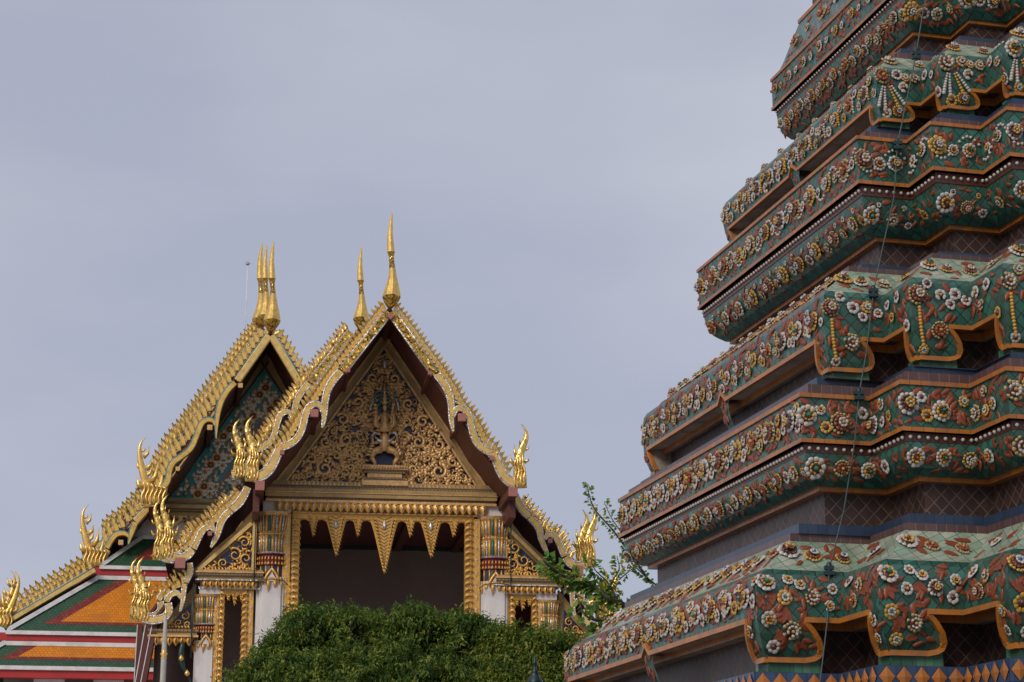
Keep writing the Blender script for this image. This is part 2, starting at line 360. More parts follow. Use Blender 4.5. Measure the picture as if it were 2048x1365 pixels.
def flower(name, rings, cen, disc=None):
    mb = MB(); z = .05
    mb.lathe((0, 0, 0), [(.62, -.1), (.6, .1), (.3, .2)], 10, Br if disc is None else disc)
    for (n, r0, r1, col, lift) in rings:
        rot = R.random()
        for k in range(n):
            a = 2*math.pi*(k+rot+R.uniform(-.12, .12))/n; rr = r1*(1+R.uniform(-.09, .07))
            if R.random() < .035: continue
            petal(mb, a, r0, rr, math.pi*rr/n*.88, z, z+lift, .15, col)
        z += .17
    mb.lathe((0, 0, z-.08), [(cen[1]*1.1, 0), (cen[1], .09), (cen[1]*.5, .17)], 8, cen[0])
    return mb.data(name, FC)
FL_BIG = [flower('flower_a', [(12, .52, 1., Wt, .02), (8, .3, .66, Ye, .08), (6, .16, .38, Br, .06)], (Gn, .17)),
          flower('flower_b', [(15, .66, 1., Ye, .02), (8, .30, .68, Wt, .08), (5, .12, .34, Wt, .08)], (Ye, .12)),
          flower('flower_c', [(17, .72, 1., Cr, .0), (10, .38, .72, Te, .02), (6, .14, .46, Wt, .1)], (Ye, .14)),
          flower('flower_d', [(11, .55, 1., Wt, .02), (10, .30, .58, Ye, .06)], (Te, .15), Br),
          flower('flower_e', [(11, .5, 1., Ye, .02), (9, .34, .62, Cr, .05), (7, .12, .38, Wt, .08)], (Wt, .11)),
          flower('flower_f', [(13, .6, 1., Cr, .02), (8, .30, .60, Wt, .08)], (Ye, .16), Br),
          flower('flower_g', [(10, .5, 1., Wt, .02), (9, .34, .56, Ye, .06)], (Gn, .20), Br),
          flower('flower_h', [(14, .62, 1., Ye, .02), (12, .45, .68, Te, .02), (7, .14, .46, Wt, .1)], (Bl, .13)),
          flower('flower_i', [(12, .55, 1., Wt, .03), (12, .46, .72, Br, .03), (6, .14, .44, Ye, .1)], (Wt, .12)),
          flower('flower_j', [(15, .68, 1., Cr, .0), (9, .28, .66, Te, .06)], (Ye, .18), Te)]
FL_SM = [flower('blossom_a', [(7, .3, 1., Wt, .06)], (Br, .30)),
         flower('blossom_b', [(9, .4, 1., Ye, .06)], (Br, .34)),
         flower('blossom_c', [(8, .42, 1., Wt, .05), (6, .2, .55, Ye, .08)], (Te, .16)),
         flower('blossom_d', [(9, .45, 1., Cr, .05), (6, .15, .5, Wt, .08)], (Br, .14)),
         flower('blossom_e', [(8, .4, 1., Ye, .05), (6, .15, .55, Wt, .08)], (Gn, .14)),
         flower('blossom_f', [(8, .4, 1., Wt, .06)], (Ye, .26)),
         flower('blossom_g', [(9, .45, 1., Wt, .04)], (Br, .36)),
         flower('blossom_h', [(6, .3, 1., Wt, .08)], (Ye, .24))]
def leafmesh(name, L, Wd, bend):
    mb = MB(); V = []; n = 7
    for k in range(n+1):
        t = k/n; ww = Wd*.5*2.15*(t+.02)**.55*(1-t)**.8*(1.12 if k in (2, 4) else .9)+.004; y = L*t; x = bend*math.sin(math.pi*t*.5)**2*L
        z = .07*L*(1 if 0 < k < n else .3)
        V += [(x-ww, y, 0.), (x-ww*.92, y, z), (x, y, z*.55+.02*L), (x+ww*.92, y, z), (x+ww, y, 0.)]
    Fs = [(k*5+j, k*5+j+1, (k+1)*5+j+1, (k+1)*5+j) for k in range(n) for j in range(4)]
    mb.mesh(V, [f[::-1] for f in Fs], 0, False); return mb.data(name, ['ceramic_terracotta'])
LEAF = [leafmesh('leaf_a', 1., .55, 0.), leafmesh('leaf_b', 1., .46, .3), leafmesh('leaf_c', 1., .46, -.3), leafmesh('leaf_d', 1., .62, .12)]
flowers, leaves, beadsM = [], [], MB()
def put(me, rows, i, u, z, r, ang=0., outw=0., lst=None, tilt=0.):
    p, X, Y, N = surf(rows, i, u, z, outw)
    c, s = math.cos(ang), math.sin(ang)
    a = X*c+Y*s; b = Y*c-X*s
    if tilt: N2 = (N+X*R.uniform(-tilt, tilt)+Y*R.uniform(-tilt, tilt)).normalized(); a = (a-N2*a.dot(N2)).normalized(); b = N2.cross(a); N = N2
    M = Matrix.Identity(4)
    dp = 1.35 if lst is flowers else 1.1
    for k in range(3): M[k][0] = a[k]*r; M[k][1] = b[k]*r; M[k][2] = N[k]*r*dp; M[k][3] = p[k]
    lst.append((me, M, r))
def bigf(rows, i, u, z, r, v=None): put(FL_BIG[v if v is not None else R.randrange(10)], rows, i, u, z, r*R.uniform(.88, 1.1), R.random()*6, .012, flowers, .05)
def smf(rows, i, u, z, r, v=None): put(FL_SM[v if v is not None else R.randrange(8)], rows, i, u, z, r*R.uniform(.88, 1.15), R.random()*6, .01, flowers, .08)
def leaf(rows, i, u, z, r, ang): put(LEAF[R.randrange(4)], rows, i, u, z, r, ang, .0, leaves, .05)
def fill_leaves(rows, i, u0, u1, z0, z1, pts, r=.10, n=10, ok=None):
    """little fans of leaves between the flowers, pointing away from the nearest one and kept inside the band"""
    mine = []
    for _ in range(n*22):
        if len(mine) >= n*1.15: break
        u = R.uniform(u0, u1); z = R.uniform(z0+.01, z1-.01)
        dm, near = 9, None
        for q in pts:
            d = math.hypot(u-q[0], z-q[1])-q[2]
            if d < dm: dm, near = d, q
        if dm < -.035: continue
        if any(math.hypot(u-q[0], z-q[1]) < r*.66 for q in mine): continue
        ang = math.atan2(z-near[1], u-near[0])-math.pi/2+R.uniform(-.7, .7) if near else R.random()*6
        got = 0
        for da in R.choice(((0,), (-.5, .5), (-.75, 0, .75), (-.4, .45), (0, .8))):
            s = r*R.uniform(.95, 1.35); a = ang+da; tu, tz = u-math.sin(a)*s, z+math.cos(a)*s
            if not (z0 < tz < z1 and u0-.05 < tu < u1+.05) or any(math.hypot(tu-q[0], tz-q[1]) < q[2]*.8 for q in pts): continue
            if ok and not (ok(u, z) and ok(tu, tz) and ok((u+tu)/2, (z+tz)/2)): continue
            leaf(rows, i, u, z, s, a); got = 1
        if got: mine.append((u, z))
def beads(pts, r, mi=0, stretch=1.):
    for p in pts:
        beadsM.lathe(Vector(p)-Vector((0, 0, r)), [(r*.35, .1*r), (r*.9, .55*r), (r, r), (r*.9, 1.45*r), (r*.35, 1.9*r)], 7, mi)
VIS = [26, 27, 0, 1, 2, 3, 4, 5, 6]     # the faces the photograph looks at, and the one round the far corner
def layout(rows, z0, z1, front, side, period, nleaf=7, lr=.10, ok=None):
    H = z1-z0
    for i in VIS:
        L = elen(rows, i, (z0+z1)/2)
        if i in (27, 6):
            n = max(2, int(round(L/period[0]))); st = L/n; pts = []
            for k in range(n):
                for (fu, fv, r, b) in period[1]:
                    u = (k+fu)*st+R.uniform(-.02, .02); z = z0+H*fv+R.uniform(-.012, .012)
                    if not (.02 < u < L-.02) or (ok and not ok(i, u, z)): continue
                    (bigf if b else smf)(rows, i, u, z, r); pts.append((u, z, r))
            for k in range(n):
                sub = [p for p in pts if abs(p[0]-(k+.5)*st) < st*1.2]
                fill_leaves(rows, i, k*st, (k+1)*st, z0, z1, sub, lr, nleaf, (lambda u, z, i=i: ok(i, u, z)) if ok else None)
        else:
            pts = []
            for (fu, fv, r, b) in (front if i % 2 == 0 else side):
                u, z = L*fu, z0+H*fv
                if ok and not ok(i, u, z): continue
                (bigf if b else smf)(rows, i, u, z, r); pts.append((u, z, r))
            fill_leaves(rows, i, .03, L-.03, z0, z1, pts, lr, int(nleaf*1.3*L/.7), (lambda u, z, i=i: ok(i, u, z)) if ok else None)
# ---- structure, bottom to top
ME_, MD_, MC_ = 2.15, 1.9, 1.64
ring('base_terrace', ['render_pale', 'mortar_dark'], [(-1.6, 8.2, 2.5), (-.9, 8.2, 2.5), (-.9, 7.6, 2.5), (-.1, 7.6, 2.5), (-.1, 6.9, 2.5), (.55, 6.9, 2.5), (.55, 6.35, 2.5), (1.15, 6.3, 2.5), (1.18, 5.86, 2.5)], [0, 1, 0, 1, 0, 1, 0, 1])
# diamond band at the foot of the lowest tier
DZ0, DZ1, DW = 1.18, 1.78, 5.79
ring('diamond_band', ['blue_base_tile', 'mortar_dark'], [(DZ0, DW, 2.5), (DZ1, DW, 2.5), (DZ1+.002, 5.5, 2.5)], [0, 1])
db = MB(); DR = [(DZ0, DW, 2.5), (DZ1, DW, 2.5)]
hd = (DZ1-DZ0)/3
for i in VIS+[25, 7]:
    L = elen(DR, i, DZ0); n = int(round(L/.165)); st = L/n
    for r in range(3):
        for k in range(n):
            uc, zc = (k+.5)*st, DZ0+hd*(r+.5)
            q = []
            for du, dz in ((-.5*st+.006, 0), (0, -hd/2+.008), (.5*st-.006, 0), (0, hd/2-.008)):
                q.append(surf(DR, i, uc+du, zc+dz, .010)[0])
            c = surf(DR, i, uc, zc, .024)[0]; uvv = (k*.13+r*.2, .2)
            for a in range(4): db.face([q[a], q[(a+1) % 4], c], 0, [uvv]*3)
db.build('diamond_tiles', ['orange_tile'], pag)
def skirt(tag_, zb, zc, ze, body, slope, plinth, Wwall, wz1, M, legf, r_, label):
    """hanging skirt with legs and openings. body rows from zb (leg foot) to ze; slope rows above"""
    rows = [(z, W, M) for z, W in body]
    pz0, pz1, pw = plinth
    Lp = elen(rows, 27, zb)
    def legs(i, z):
        """(u0,u1) spans of solid skirt at height z"""
        L = elen(rows, i, z)
        if z >= zc-1e-6: return [(0., L)]
        s = (z-zb)/(zc-zb); bell = .70+.34*math.sin(math.pi*min(1., max(0., s*.92+.12)))
        m = L
        odd = i % 2
        long_ = i % 7 == 6
        if long_:
            wl = legf*M/3*.55*bell; mid = .055+.10*max(0., (s-.55)/.45)**2
            return [(0., wl), (L/2-mid, L/2+mid), (L-wl, L)]
        if not odd if (i//7) % 2 == 0 else odd: return [(0., m*legf*bell)]
        return [(m*(1-.20*bell), m)]
    # faces i%7 in 0,2,4 are leg-bearing fronts on the near corner, 1,3,5 sides (mirrored round each corner)
    def spans(i, z):
        L = elen(rows, i, z)
        if z >= zc-1e-6: return [(0., L)]
        s = (z-zb)/(zc-zb); bell = float(np.interp(s, (0, .05, .13, .28, .5, .7, .86, 1.), (.66, .84, .95, 1.02, 1.02, .96, .88, .84)))
        k = i % 7
        if k == 6:
            wl = .36*legf*bell*M/2.4+.02; mid = .09+.07*max(0., (s-.5)/.5)**2
            return [(0., wl), (L/2-mid, L/2+mid), (L-wl, L)]
        if k in (0, 2, 4): return [(0., L*legf*bell)]
        return [(L*(1-.24*bell), L)]
    zs = sorted(set([b[0] for b in body]+[zb+(zc-zb)*t for t in (.0, .05, .13, .28, .4, .5, .6, .7, .86, .93, 1.)]+[ze]))
    mb = MB(); tr = MB(); rv = MB()
    for i in range(NE):
        for a, b in zip(zs[:-1], zs[1:]):
            sa, sb_ = spans(i, a), spans(i, b if b < zc-1e-6 else (b if a >= zc-1e-6 else zc-1e-5))
            if len(sa) != len(sb_): sb_ = sa
            for (p0, p1), (q0, q1) in zip(sa, sb_):
                nc = max(1, int((p1-p0)/.6))
                for c in range(nc):
                    f0, f1 = c/nc, (c+1)/nc
                    ua, ub, uc, ud = p0+(p1-p0)*f0, p0+(p1-p0)*f1, q0+(q1-q0)*f1, q0+(q1-q0)*f0
                    mb.face([surf(rows, i, ua, a)[0], surf(rows, i, ub, a)[0], surf(rows, i, uc, b)[0], surf(rows, i, ud, b)[0]], 0,
                            [(ua+i*.31, a), (ub+i*.31, a), (uc+i*.31, b), (ud+i*.31, b)])
        # orange trim round legs and openings
        if i in (25, 26, 27, 0, 1, 2, 3, 4, 5, 6, 7):
            k = i % 7; zz = [zb+(zc-zb)*t for t in (0, .05, .13, .2, .28, .4, .5, .6, .7, .86, .93, .999)]
            L = elen(rows, i, zc)
            def P(u, z): return surf(rows, i, u, z, .012)[0]
            lines = []
            if k == 6:
                lines.append([P(0, zb)]+[P(spans(i, z)[0][1], z) for z in zz]+[P(L/2-.12, zc), P(L/2, zc+.10)])
                lines.append([P(elen(rows, i, zb), zb)]+[P(spans(i, z)[2][0], z) for z in zz]+[P(L/2+.12, zc), P(L/2, zc+.10)])
            elif k in (0, 2, 4): lines.append([P(0, zb)]+[P(spans(i, z)[0][1], z) for z in zz]+[P(L, zc)])
            else: lines.append([P(elen(rows, i, zb), zb)]+[P(spans(i, z)[0][0], z) for z in zz]+[P(0, zc)])
            Nh = surf(rows, i, .1, zb)[3]; Nh = Vector((Nh.x, Nh.y, 0)).normalized()
            for ln in lines:
                tr.tube(ln, .030*r_, 4, 0, False, up=Nh)
                for a, b in zip(ln[:-1], ln[1:]):
                    dd = .34 if k == 6 else .17; ai, bi = a-Nh*dd, b-Nh*dd
                    rv.face([a, b, bi, ai], 1 if k == 6 else 0, [(0, 0), (.12, 0), (.12, .2), (0, .2)])
    o = mb.build('hanging_skirt', ['green_tile'], pag, label=label)
    tr.build('skirt_trim', ['orange_glaze'], pag)
    rv.build('opening_reveal', ['orange_tile', 'render_pale'], pag)
    Wc = lerp_rows(rows, zc)[0]
    ring('opening_lintel', ['render_pale', 'orange_tile', 'mortar_dark'], [(zc-.0, Wc-.02, M), (zc+.012, Wc-.17, M), (zc-.07, Wc-.175, M), (zc-.05, Wwall, M)], [2, 1, 0])
    ring('recess_wall', ['brown_wall_tile'], [(pz0-.02, Wwall, M), (zc+.02, Wwall, M)])
    ring('ledge', ['mortar_dark'], [(pz0-.012, pw+.1, M), (pz0-.01, Wwall-.05, M)])
    # plinths under the legs
    PM = {}; prow = [(pz0, pw, M), (pz1, pw, M)]
    for i in range(NE):
        k = i % 7; L = elen(prow, i, pz0)
        if k == 6: sp = [(0, .30*M/2.4), (L-.30*M/2.4, L), (L/2-.085, L/2+.085)]
        elif k in (0, 2, 4): sp = [(0, L*.62)]
        else: sp = [(L*.78, L)]
        for si, (u0, u1) in enumerate(sp):
            key = (i, i+1, i+100)[si] if k == 6 else (i if k in (0, 2, 4) else i+1); pm = PM.setdefault(key % NE if key < 99 else key, MB())
            q = [surf(prow, i, u0, pz0)[0], surf(prow, i, u1, pz0)[0], surf(prow, i, u1, pz1)[0], surf(prow, i, u0, pz1)[0]]
            pm.face(q, 0, [(u0, 0), (u1, 0), (u1, pz1-pz0), (u0, pz1-pz0)])
            Nh = surf(prow, i, u0, pz0)[3]
            for a, b in ((q[0], q[3]), (q[1], q[2])): pm.face([a, b, b-Nh*.25, a-Nh*.25], 0, [(0, 0), (0, .1), (.2, .1), (.2, 0)])
    for pm in PM.values(): pm.build('leg_plinth', ['plinth_tile'], pag)
    srow = [(ze, body[-1][1], M)]+[(z, W, M) for z, W in slope]
    ring('sloping_top', ['pale_green_tile'], srow)
    return rows, srow, spans
# lowest tier skirt
F_rows, F_slope, F_sp = skirt('f', 1.92, 2.275, 2.76, [(1.92, 5.565), (2.02, 5.625), (2.14, 5.675), (2.275, 5.71), (2.44, 5.715), (2.58, 5.70), (2.70, 5.63), (2.76, 5.545)],
    [(2.82, 5.44), (2.96, 5.28), (3.11, 5.13)], (1.785, 1.925, 5.555), 5.32, 0, 2.5, .66, 1.15, 'lowest hanging skirt with footed openings')
strip('brown_course', 'brown_strip', 3.105, 3.18, 5.12, 2.48)
strip('blue_course', 'blue_strip', 3.176, 3.272, 5.04, 2.37, .4)
ring('tile_wall', ['brown_wall_tile'], [(3.26, 4.72, 2.15), (3.605, 4.72, 2.15)])
strip('orange_course', 'orange_tile', 3.60, 3.645, 4.815, 2.15)
E_og = [(3.645, 4.86, 2.15), (3.70, 4.95, 2.15), (3.78, 5.01, 2.15), (3.86, 5.035, 2.15), (3.925, 5.03, 2.15)]
ring('flared_moulding', ['green_tile', 'ceramic_brown', 'render_pale'], [(3.643, 4.75, 2.15)]+E_og+[(3.93, 5.035, 2.15), (4.016, 5.035, 2.15), (4.016, 5.09, 2.15)], [0]*5+[1, 1, 2])
strip('orange_course', 'orange_tile', 4.016, 4.056, 5.095, 2.15)
E_bd = [(4.055, 5.075, 2.15), (4.465, 5.075, 2.15)]
ring('flower_band', ['green_tile'], E_bd)
strip('orange_course', 'orange_tile', 4.464, 4.506, 5.095, 2.15)
strip('brown_course', 'brown_strip', 4.50, 4.612, 4.975, 2.1, .3)
strip('blue_course', 'blue_strip', 4.613, 4.705, 4.845, 2.05, .5)
D_rows, D_slope, D_sp = skirt('d', 4.80, 5.10, 5.588, [(4.80, 4.685), (4.88, 4.72), (5.0, 4.75), (5.10, 4.768), (5.28, 4.778), (5.42, 4.775), (5.53, 4.765), (5.588, 4.735)],
    [(5.64, 4.65), (5.80, 4.47), (5.949, 4.30)], (4.70, 4.805, 4.67), 4.50, 0, 1.9, .70, 1., 'middle hanging skirt with footed openings')
strip('brown_course', 'brown_strip', 5.945, 6.005, 4.275, 1.88)
strip('blue_course', 'blue_strip', 6.006, 6.065, 4.10, 1.77, .5)
ring('tile_wall', ['brown_wall_tile'], [(6.080, 3.787, 1.68), (6.382, 3.787, 1.68)])
strip('orange_course', 'orange_tile', 6.377, 6.418, 3.852, 1.68)
C_og = [(6.418, 3.887, 1.68), (6.480, 3.967, 1.68), (6.570, 4.037, 1.68), (6.670, 4.077, 1.68), (6.770, 4.092, 1.68)]
ring('flared_moulding', ['green_tile', 'ceramic_brown', 'render_pale'], [(6.416, 3.767, 1.68)]+C_og+[(6.775, 4.102, 1.68), (6.885, 4.102, 1.68), (6.885, 4.152, 1.68)], [0]*5+[1, 1, 2])
strip('orange_course', 'orange_tile', 6.885, 6.925, 4.157, 1.68)
C_bd = [(6.924, 4.139, 1.68), (7.374, 4.139, 1.68)]
ring('flower_band', ['green_tile'], C_bd)
strip('orange_course', 'orange_tile', 7.373, 7.410, 4.157, 1.68)
strip('brown_course', 'brown_strip', 7.40, 7.50, 4.02, 1.63, .3)
strip('blue_course', 'blue_strip', 7.501, 7.60, 3.91, 1.60, .5)
B_rows, B_slope, B_sp = skirt('b', 7.70, 7.885, 8.285, [(7.70, 3.765), (7.78, 3.79), (7.885, 3.815), (8.0, 3.832), (8.14, 3.835), (8.23, 3.825), (8.285, 3.80)],
    [(8.33, 3.73), (8.44, 3.60), (8.56, 3.47)], (7.60, 7.705, 3.745), 3.59, 0, 1.5, .72, .85, 'upper hanging skirt with footed openings')
strip('brown_course', 'brown_strip', 8.555, 8.625, 3.43, 1.46)
strip('blue_course', 'blue_strip', 8.626, 8.70, 3.33, 1.41, .5)
ring('tile_wall', ['brown_wall_tile'], [(8.67, 3.02, 1.35), (8.975, 3.02, 1.35)])
strip('orange_course', 'orange_tile', 8.965, 9.005, 3.075, 1.35)
A_og = [(9.005, 3.10, 1.35), (9.08, 3.16, 1.35), (9.18, 3.205, 1.35), (9.28, 3.225, 1.35), (9.36, 3.23, 1.35)]
ring('flared_moulding', ['green_tile', 'ceramic_brown', 'render_pale'], [(9.003, 3.0, 1.35)]+A_og+[(9.365, 3.235, 1.35), (9.445, 3.235, 1.35), (9.445, 3.28, 1.35)], [0]*5+[1, 1, 2])
strip('orange_course', 'orange_tile', 9.445, 9.482, 3.285, 1.35)
A_bd = [(9.481, 3.27, 1.35), (9.84, 3.27, 1.35)]
ring('flower_band', ['green_tile'], A_bd)
strip('orange_course', 'orange_tile', 9.839, 9.878, 3.285, 1.35)
A_sl = [(9.87, 3.23, 1.33), (10.1, 3.13, 1.3), (10.35, 3.04, 1.27), (10.6, 2.95, 1.25)]
ring('sloping_top', ['green_tile'], A_sl)
strip('orange_course', 'orange_tile', 10.59, 10.64, 2.965, 1.25)
ring('tile_wall', ['brown_wall_tile'], [(10.63, 2.80, 1.2), (11.05, 2.80, 1.2)])
Z_og = [(11.05, 2.84, 1.2), (11.2, 2.95, 1.2), (11.4, 3.0, 1.2), (11.75, 3.0, 1.2)]
ring('flared_moulding', ['green_tile'], Z_og+[(11.76, 2.7, 1.1)])
up = [(11.76, 2.8, 1.1), (12.2, 2.5, 1.), (12.2, 2.2, .9), (12.9, 2.15, .9), (12.95, 2.4, .9), (13.3, 2.4, .9), (13.3, 2.0, .8), (14.2, 1.8, .7), (14.2, 1.5, .6), (15.5, 1.3, .5), (15.6, 1.5, .5), (15.8, 1.5, .5), (16., 1.1, .4), (19., .75, .2), (24., .35, .1), (30., .06, .01)]
ring('spire', ['green_tile', 'orange_tile'], up, [0, 1, 0, 0, 1, 0, 0, 1, 0, 1, 0, 1, 0, 0, 0])
# ---- flowers
def ok_of(sp):
    return lambda i, u, z: any(a+.07 < u < b-.05 for a, b in sp(i, z))
# lowest skirt
PER_F = (.50, [(.5, .62, .105, 1), (.12, .70, .062, 0), (.24, .52, .058, 0), (.80, .76, .06, 0), (.9, .50, .066, 0)])
FR_F = [(.10, .84, .10, 1), (.34, .90, .062, 0), (.50, .84, .055, 0), (.33, .68, .065, 0), (.66, .70, .08, 1), (.90, .80, .06, 0), (.86, .60, .055, 0), (.13, .42, .075, 0), (.38, .30, .088, 1), (.12, .12, .062, 0)]
SD_F = [(.25, .86, .065, 0), (.55, .78, .06, 0), (.4, .62, .075, 1), (.85, .35, .065, 0), (.88, .14, .05, 0)]
layout(F_rows, 1.94, 2.72, FR_F, SD_F, (.47, [(.5, .70, .105, 1), (.1, .84, .062, 0), (.22, .64, .058, 0), (.82, .86, .06, 0), (.9, .62, .066, 0), (.5, .3, .07, 0)]), 15, .10, lambda i, u, z: any(a-.01 < u < b+.01 for a, b in F_sp(i, z-.06)) )
layout(F_slope, 2.78, 3.09, [(.09, .6, .11, 1), (.42, .45, .085, 1), (.8, .4, .08, 1)], [(.4, .5, .07, 0)], (.30, [(.5, .5, .095, 1)]), 3, .12)
layout(E_og, 3.66, 3.91, [(.10, .5, .105, 1), (.5, .55, .085, 1), (.88, .5, .08, 1)], [(.35, .5, .07, 0)], (.42, [(.3, .5, .085, 1), (.8, .45, .06, 0)]), 9, .09)
layout(E_bd, 4.06, 4.46, [(.07, .55, .115, 1), (.27, .72, .06, 0), (.34, .28, .06, 0), (.55, .40, .105, 1), (.88, .68, .06, 0)], [(.15, .35, .09, 1), (.42, .32, .06, 0), (.40, .78, .06, 0), (.62, .4, .06, 0)],
       (.50, [(.5, .52, .115, 1), (.14, .42, .062, 0), (.22, .74, .06, 0), (.86, .74, .06, 0), (.85, .34, .068, 0)]), 13, .095)
FR_D = [(.10, .78, .095, 1), (.26, .95, .055, 0), (.48, .80, .062, 0), (.64, .68, .058, 0), (.72, .82, .058, 0), (.9, .75, .055, 0), (.42, .33, .085, 1), (.10, .07, .055, 0)]
SD_D = [(.2, .82, .06, 0), (.35, .62, .055, 0), (.55, .85, .06, 0), (.84, .4, .065, 0)]
layout(D_rows, 4.82, 5.56, FR_D, SD_D, (.42, [(.5, .68, .092, 1), (.05, .80, .060, 0), (.12, .56, .056, 0), (.94, .60, .05, 0)]), 9, .10, lambda i, u, z: any(a-.01 < u < b+.01 for a, b in D_sp(i, z-.06)))
layout(D_slope, 5.60, 5.93, [(.09, .55, .10, 1), (.42, .45, .08, 1), (.82, .45, .08, 1)], [(.4, .5, .07, 0)], (.30, [(.5, .5, .09, 1)]), 3, .115)
layout(C_og, 6.45, 6.75, [(.10, .45, .10, 1), (.52, .38, .08, 1), (.3, .8, .03, 0), (.8, .75, .03, 0), (.8, .25, .045, 0)], [(.4, .4, .065, 0)], (.46, [(.35, .45, .095, 1), (.8, .35, .06, 0), (.65, .8, .03, 0), (.1, .8, .03, 0)]), 8, .08)
layout(C_bd, 6.94, 7.36, [(.09, .5, .105, 1), (.40, .42, .07, 1), (.72, .45, .085, 1)], [(.25, .45, .06, 0), (.65, .55, .075, 1)], (.46, [(.3, .5, .105, 1), (.72, .45, .062, 0), (.05, .52, .06, 0)]), 9, .09)
FR_B = [(.12, .80, .10, 1), (.46, .86, .058, 0), (.66, .82, .055, 0), (.60, .62, .055, 0), (.88, .82, .055, 0), (.14, .10, .06, 0), (.42, .16, .07, 1)]
layout(B_rows, 7.71, 8.27, FR_B, [(.3, .8, .055, 0), (.6, .7, .05, 0), (.85, .3, .06, 0)], (.40, [(.3, .64, .092, 1), (.7, .78, .055, 0), (.86, .50, .058, 0), (.05, .70, .05, 0)]), 4, .085, lambda i, u, z: any(a-.01 < u < b+.01 for a, b in B_sp(i, z-.06)))
layout(B_slope, 8.30, 8.54, [(.1, .5, .09, 1), (.8, .45, .07, 1)], [(.4, .5, .06, 0)], (.5, [(.5, .5, .07, 1)]), 1, .1)
layout(A_og, 9.02, 9.34, [(.12, .5, .105, 1), (.45, .5, .065, 0), (.8, .5, .08, 1)], [(.4, .5, .06, 0)], (.34, [(.3, .62, .075, 1), (.8, .45, .075, 1)]), 9, .085)
layout(A_bd, 9.5, 9.83, [(.12, .5, .08, 1), (.6, .5, .06, 0)], [(.4, .5, .06, 0)], (.5, [(.3, .55, .07, 1), (.7, .5, .045, 0)]), 9, .085)
layout(A_sl, 9.93, 10.57, [(.12, .5, .08, 1), (.6, .5, .06, 0)], [(.4, .5, .06, 0)], (.8, [(.3, .5, .10, 1), (.7, .55, .06, 0)]), 10, .10)
layout(Z_og, 11.1, 11.6, [(.12, .5, .1, 1)], [(.4, .5, .06, 0)], (.6, [(.3, .55, .1, 1), (.7, .5, .045, 0)]), 4, .1)
place_many('ceramic_flower', pag, flowers, 100)
place_many('ceramic_leaf', pag, leaves, 100)
# white bead rows under each band
def beadrow(z, W, M, r, st, mi=0):
    rw = [(z-.01, W, M), (z+.01, W, M)]
    for i in VIS:
        L = elen(rw, i, z); n = int(L/st)
        beads([surf(rw, i, (k+.5)*L/n, z, r*.5)[0] for k in range(n)], r, mi)
beadrow(3.968, 5.04, 2.15, .020, .08); beadrow(6.83, 4.107, 1.68, .019, .08); beadrow(9.405, 3.24, 1.35, .016, .07)
# bead garland waving along the upper flower band
for i in VIS:
    L = elen(C_bd, i, 7.1); n = int(L/.042)
    beads([surf(C_bd, i, k*L/n, 7.15+.13*math.cos(2*math.pi*(k*L/n)/.62+(.6 if i in (27, 6) else 2.2)), .012)[0] for k in range(1, n)], .017, 0)
# tassels of little tiles hanging below the corner flowers
for i in (0, 2, 4, 6):
    for k in range(13): beads([surf(D_rows, i, .075, 5.27-.032*k, .015)[0]], .021, 1)
    for q in range(5):
        a = (-.32, -.1, .12, .38, .62)[q]
        for k in range(8):
            rr = .12+.030*k; p = surf(B_rows, i, .10+rr*math.sin(a), 8.15-rr*math.cos(a)*1.0, .014)[0]
            if q != 2: beads([p], (.014+.0012*k), 0 if q in (0, 1, 4) else 1)
for i in (27,):
    L = elen(B_rows, i, 8.)
    for k in range(12):
        for j in range(6): beads([surf(B_rows, i, (k+.5)*L/12, 8.12-.03*j, .014)[0]], .015, k % 2)
beadsM.build('ceramic_beads', ['ceramic_white', 'ceramic_yellow'], pag, kind='stuff')
# lightning-conductor cable clipped down the face
pts = []
for (px, py, z, W, M) in ((1862, -60, 9.9, 3.30, 1.35), (1850, 0, 9.45, 3.31, 1.35), (1832, 110, 8.3, 3.86, 1.5), (1795, 290, 7.38, 4.20, 1.68), (1788, 395, 6.88, 4.19, 1.68), (1760, 520, 6.03, 4.35, 1.9), (1747, 585, 5.6, 4.78, 1.9), (1732, 710, 4.93, 4.82, 1.9), (1718, 790, 4.5, 5.11, 2.15), (1710, 880, 4.03, 5.12, 2.15), (1688, 1020, 3.26, 5.15, 2.4), (1658, 1140, 2.76, 5.62, 2.5), (1655, 1240, 2.35, 5.76, 2.5), (1640, 1365, 1.78, 5.84, 2.5), (1620, 1460, 1.2, 5.84, 2.5)):
    a, b = edge(0, W, M); n = -PEY; p0 = PW(a[0], a[1]-.012, z); r = ray(px, py); e = Vector((0, 0, EYE))
    pts.append(e+r*((p0-e).dot(PEY)/r.dot(PEY)))
cb = MB(); cb.tube(pts, .0075, 6, 0); cb.build('cable', ['grey_cable'], pag)
for k in (2, 3, 6, 8, 11):
    c = MB(); p = pts[k]; c.box(p+Vector((-.045, -.03, -.05)), (.09, 0, 0), (0, .06, 0), (0, 0, .035)); c.box(p+Vector((-.045, -.03, .0)), (.09, 0, 0), (0, .06, 0), (0, 0, .035)); c.lathe(p+Vector((0, 0, -.06)), [(.02, 0), (.03, .02), (.03, .1), (.015, .13)], 8)
    c.build('cable_clamp', ['lamp_iron'], pag)
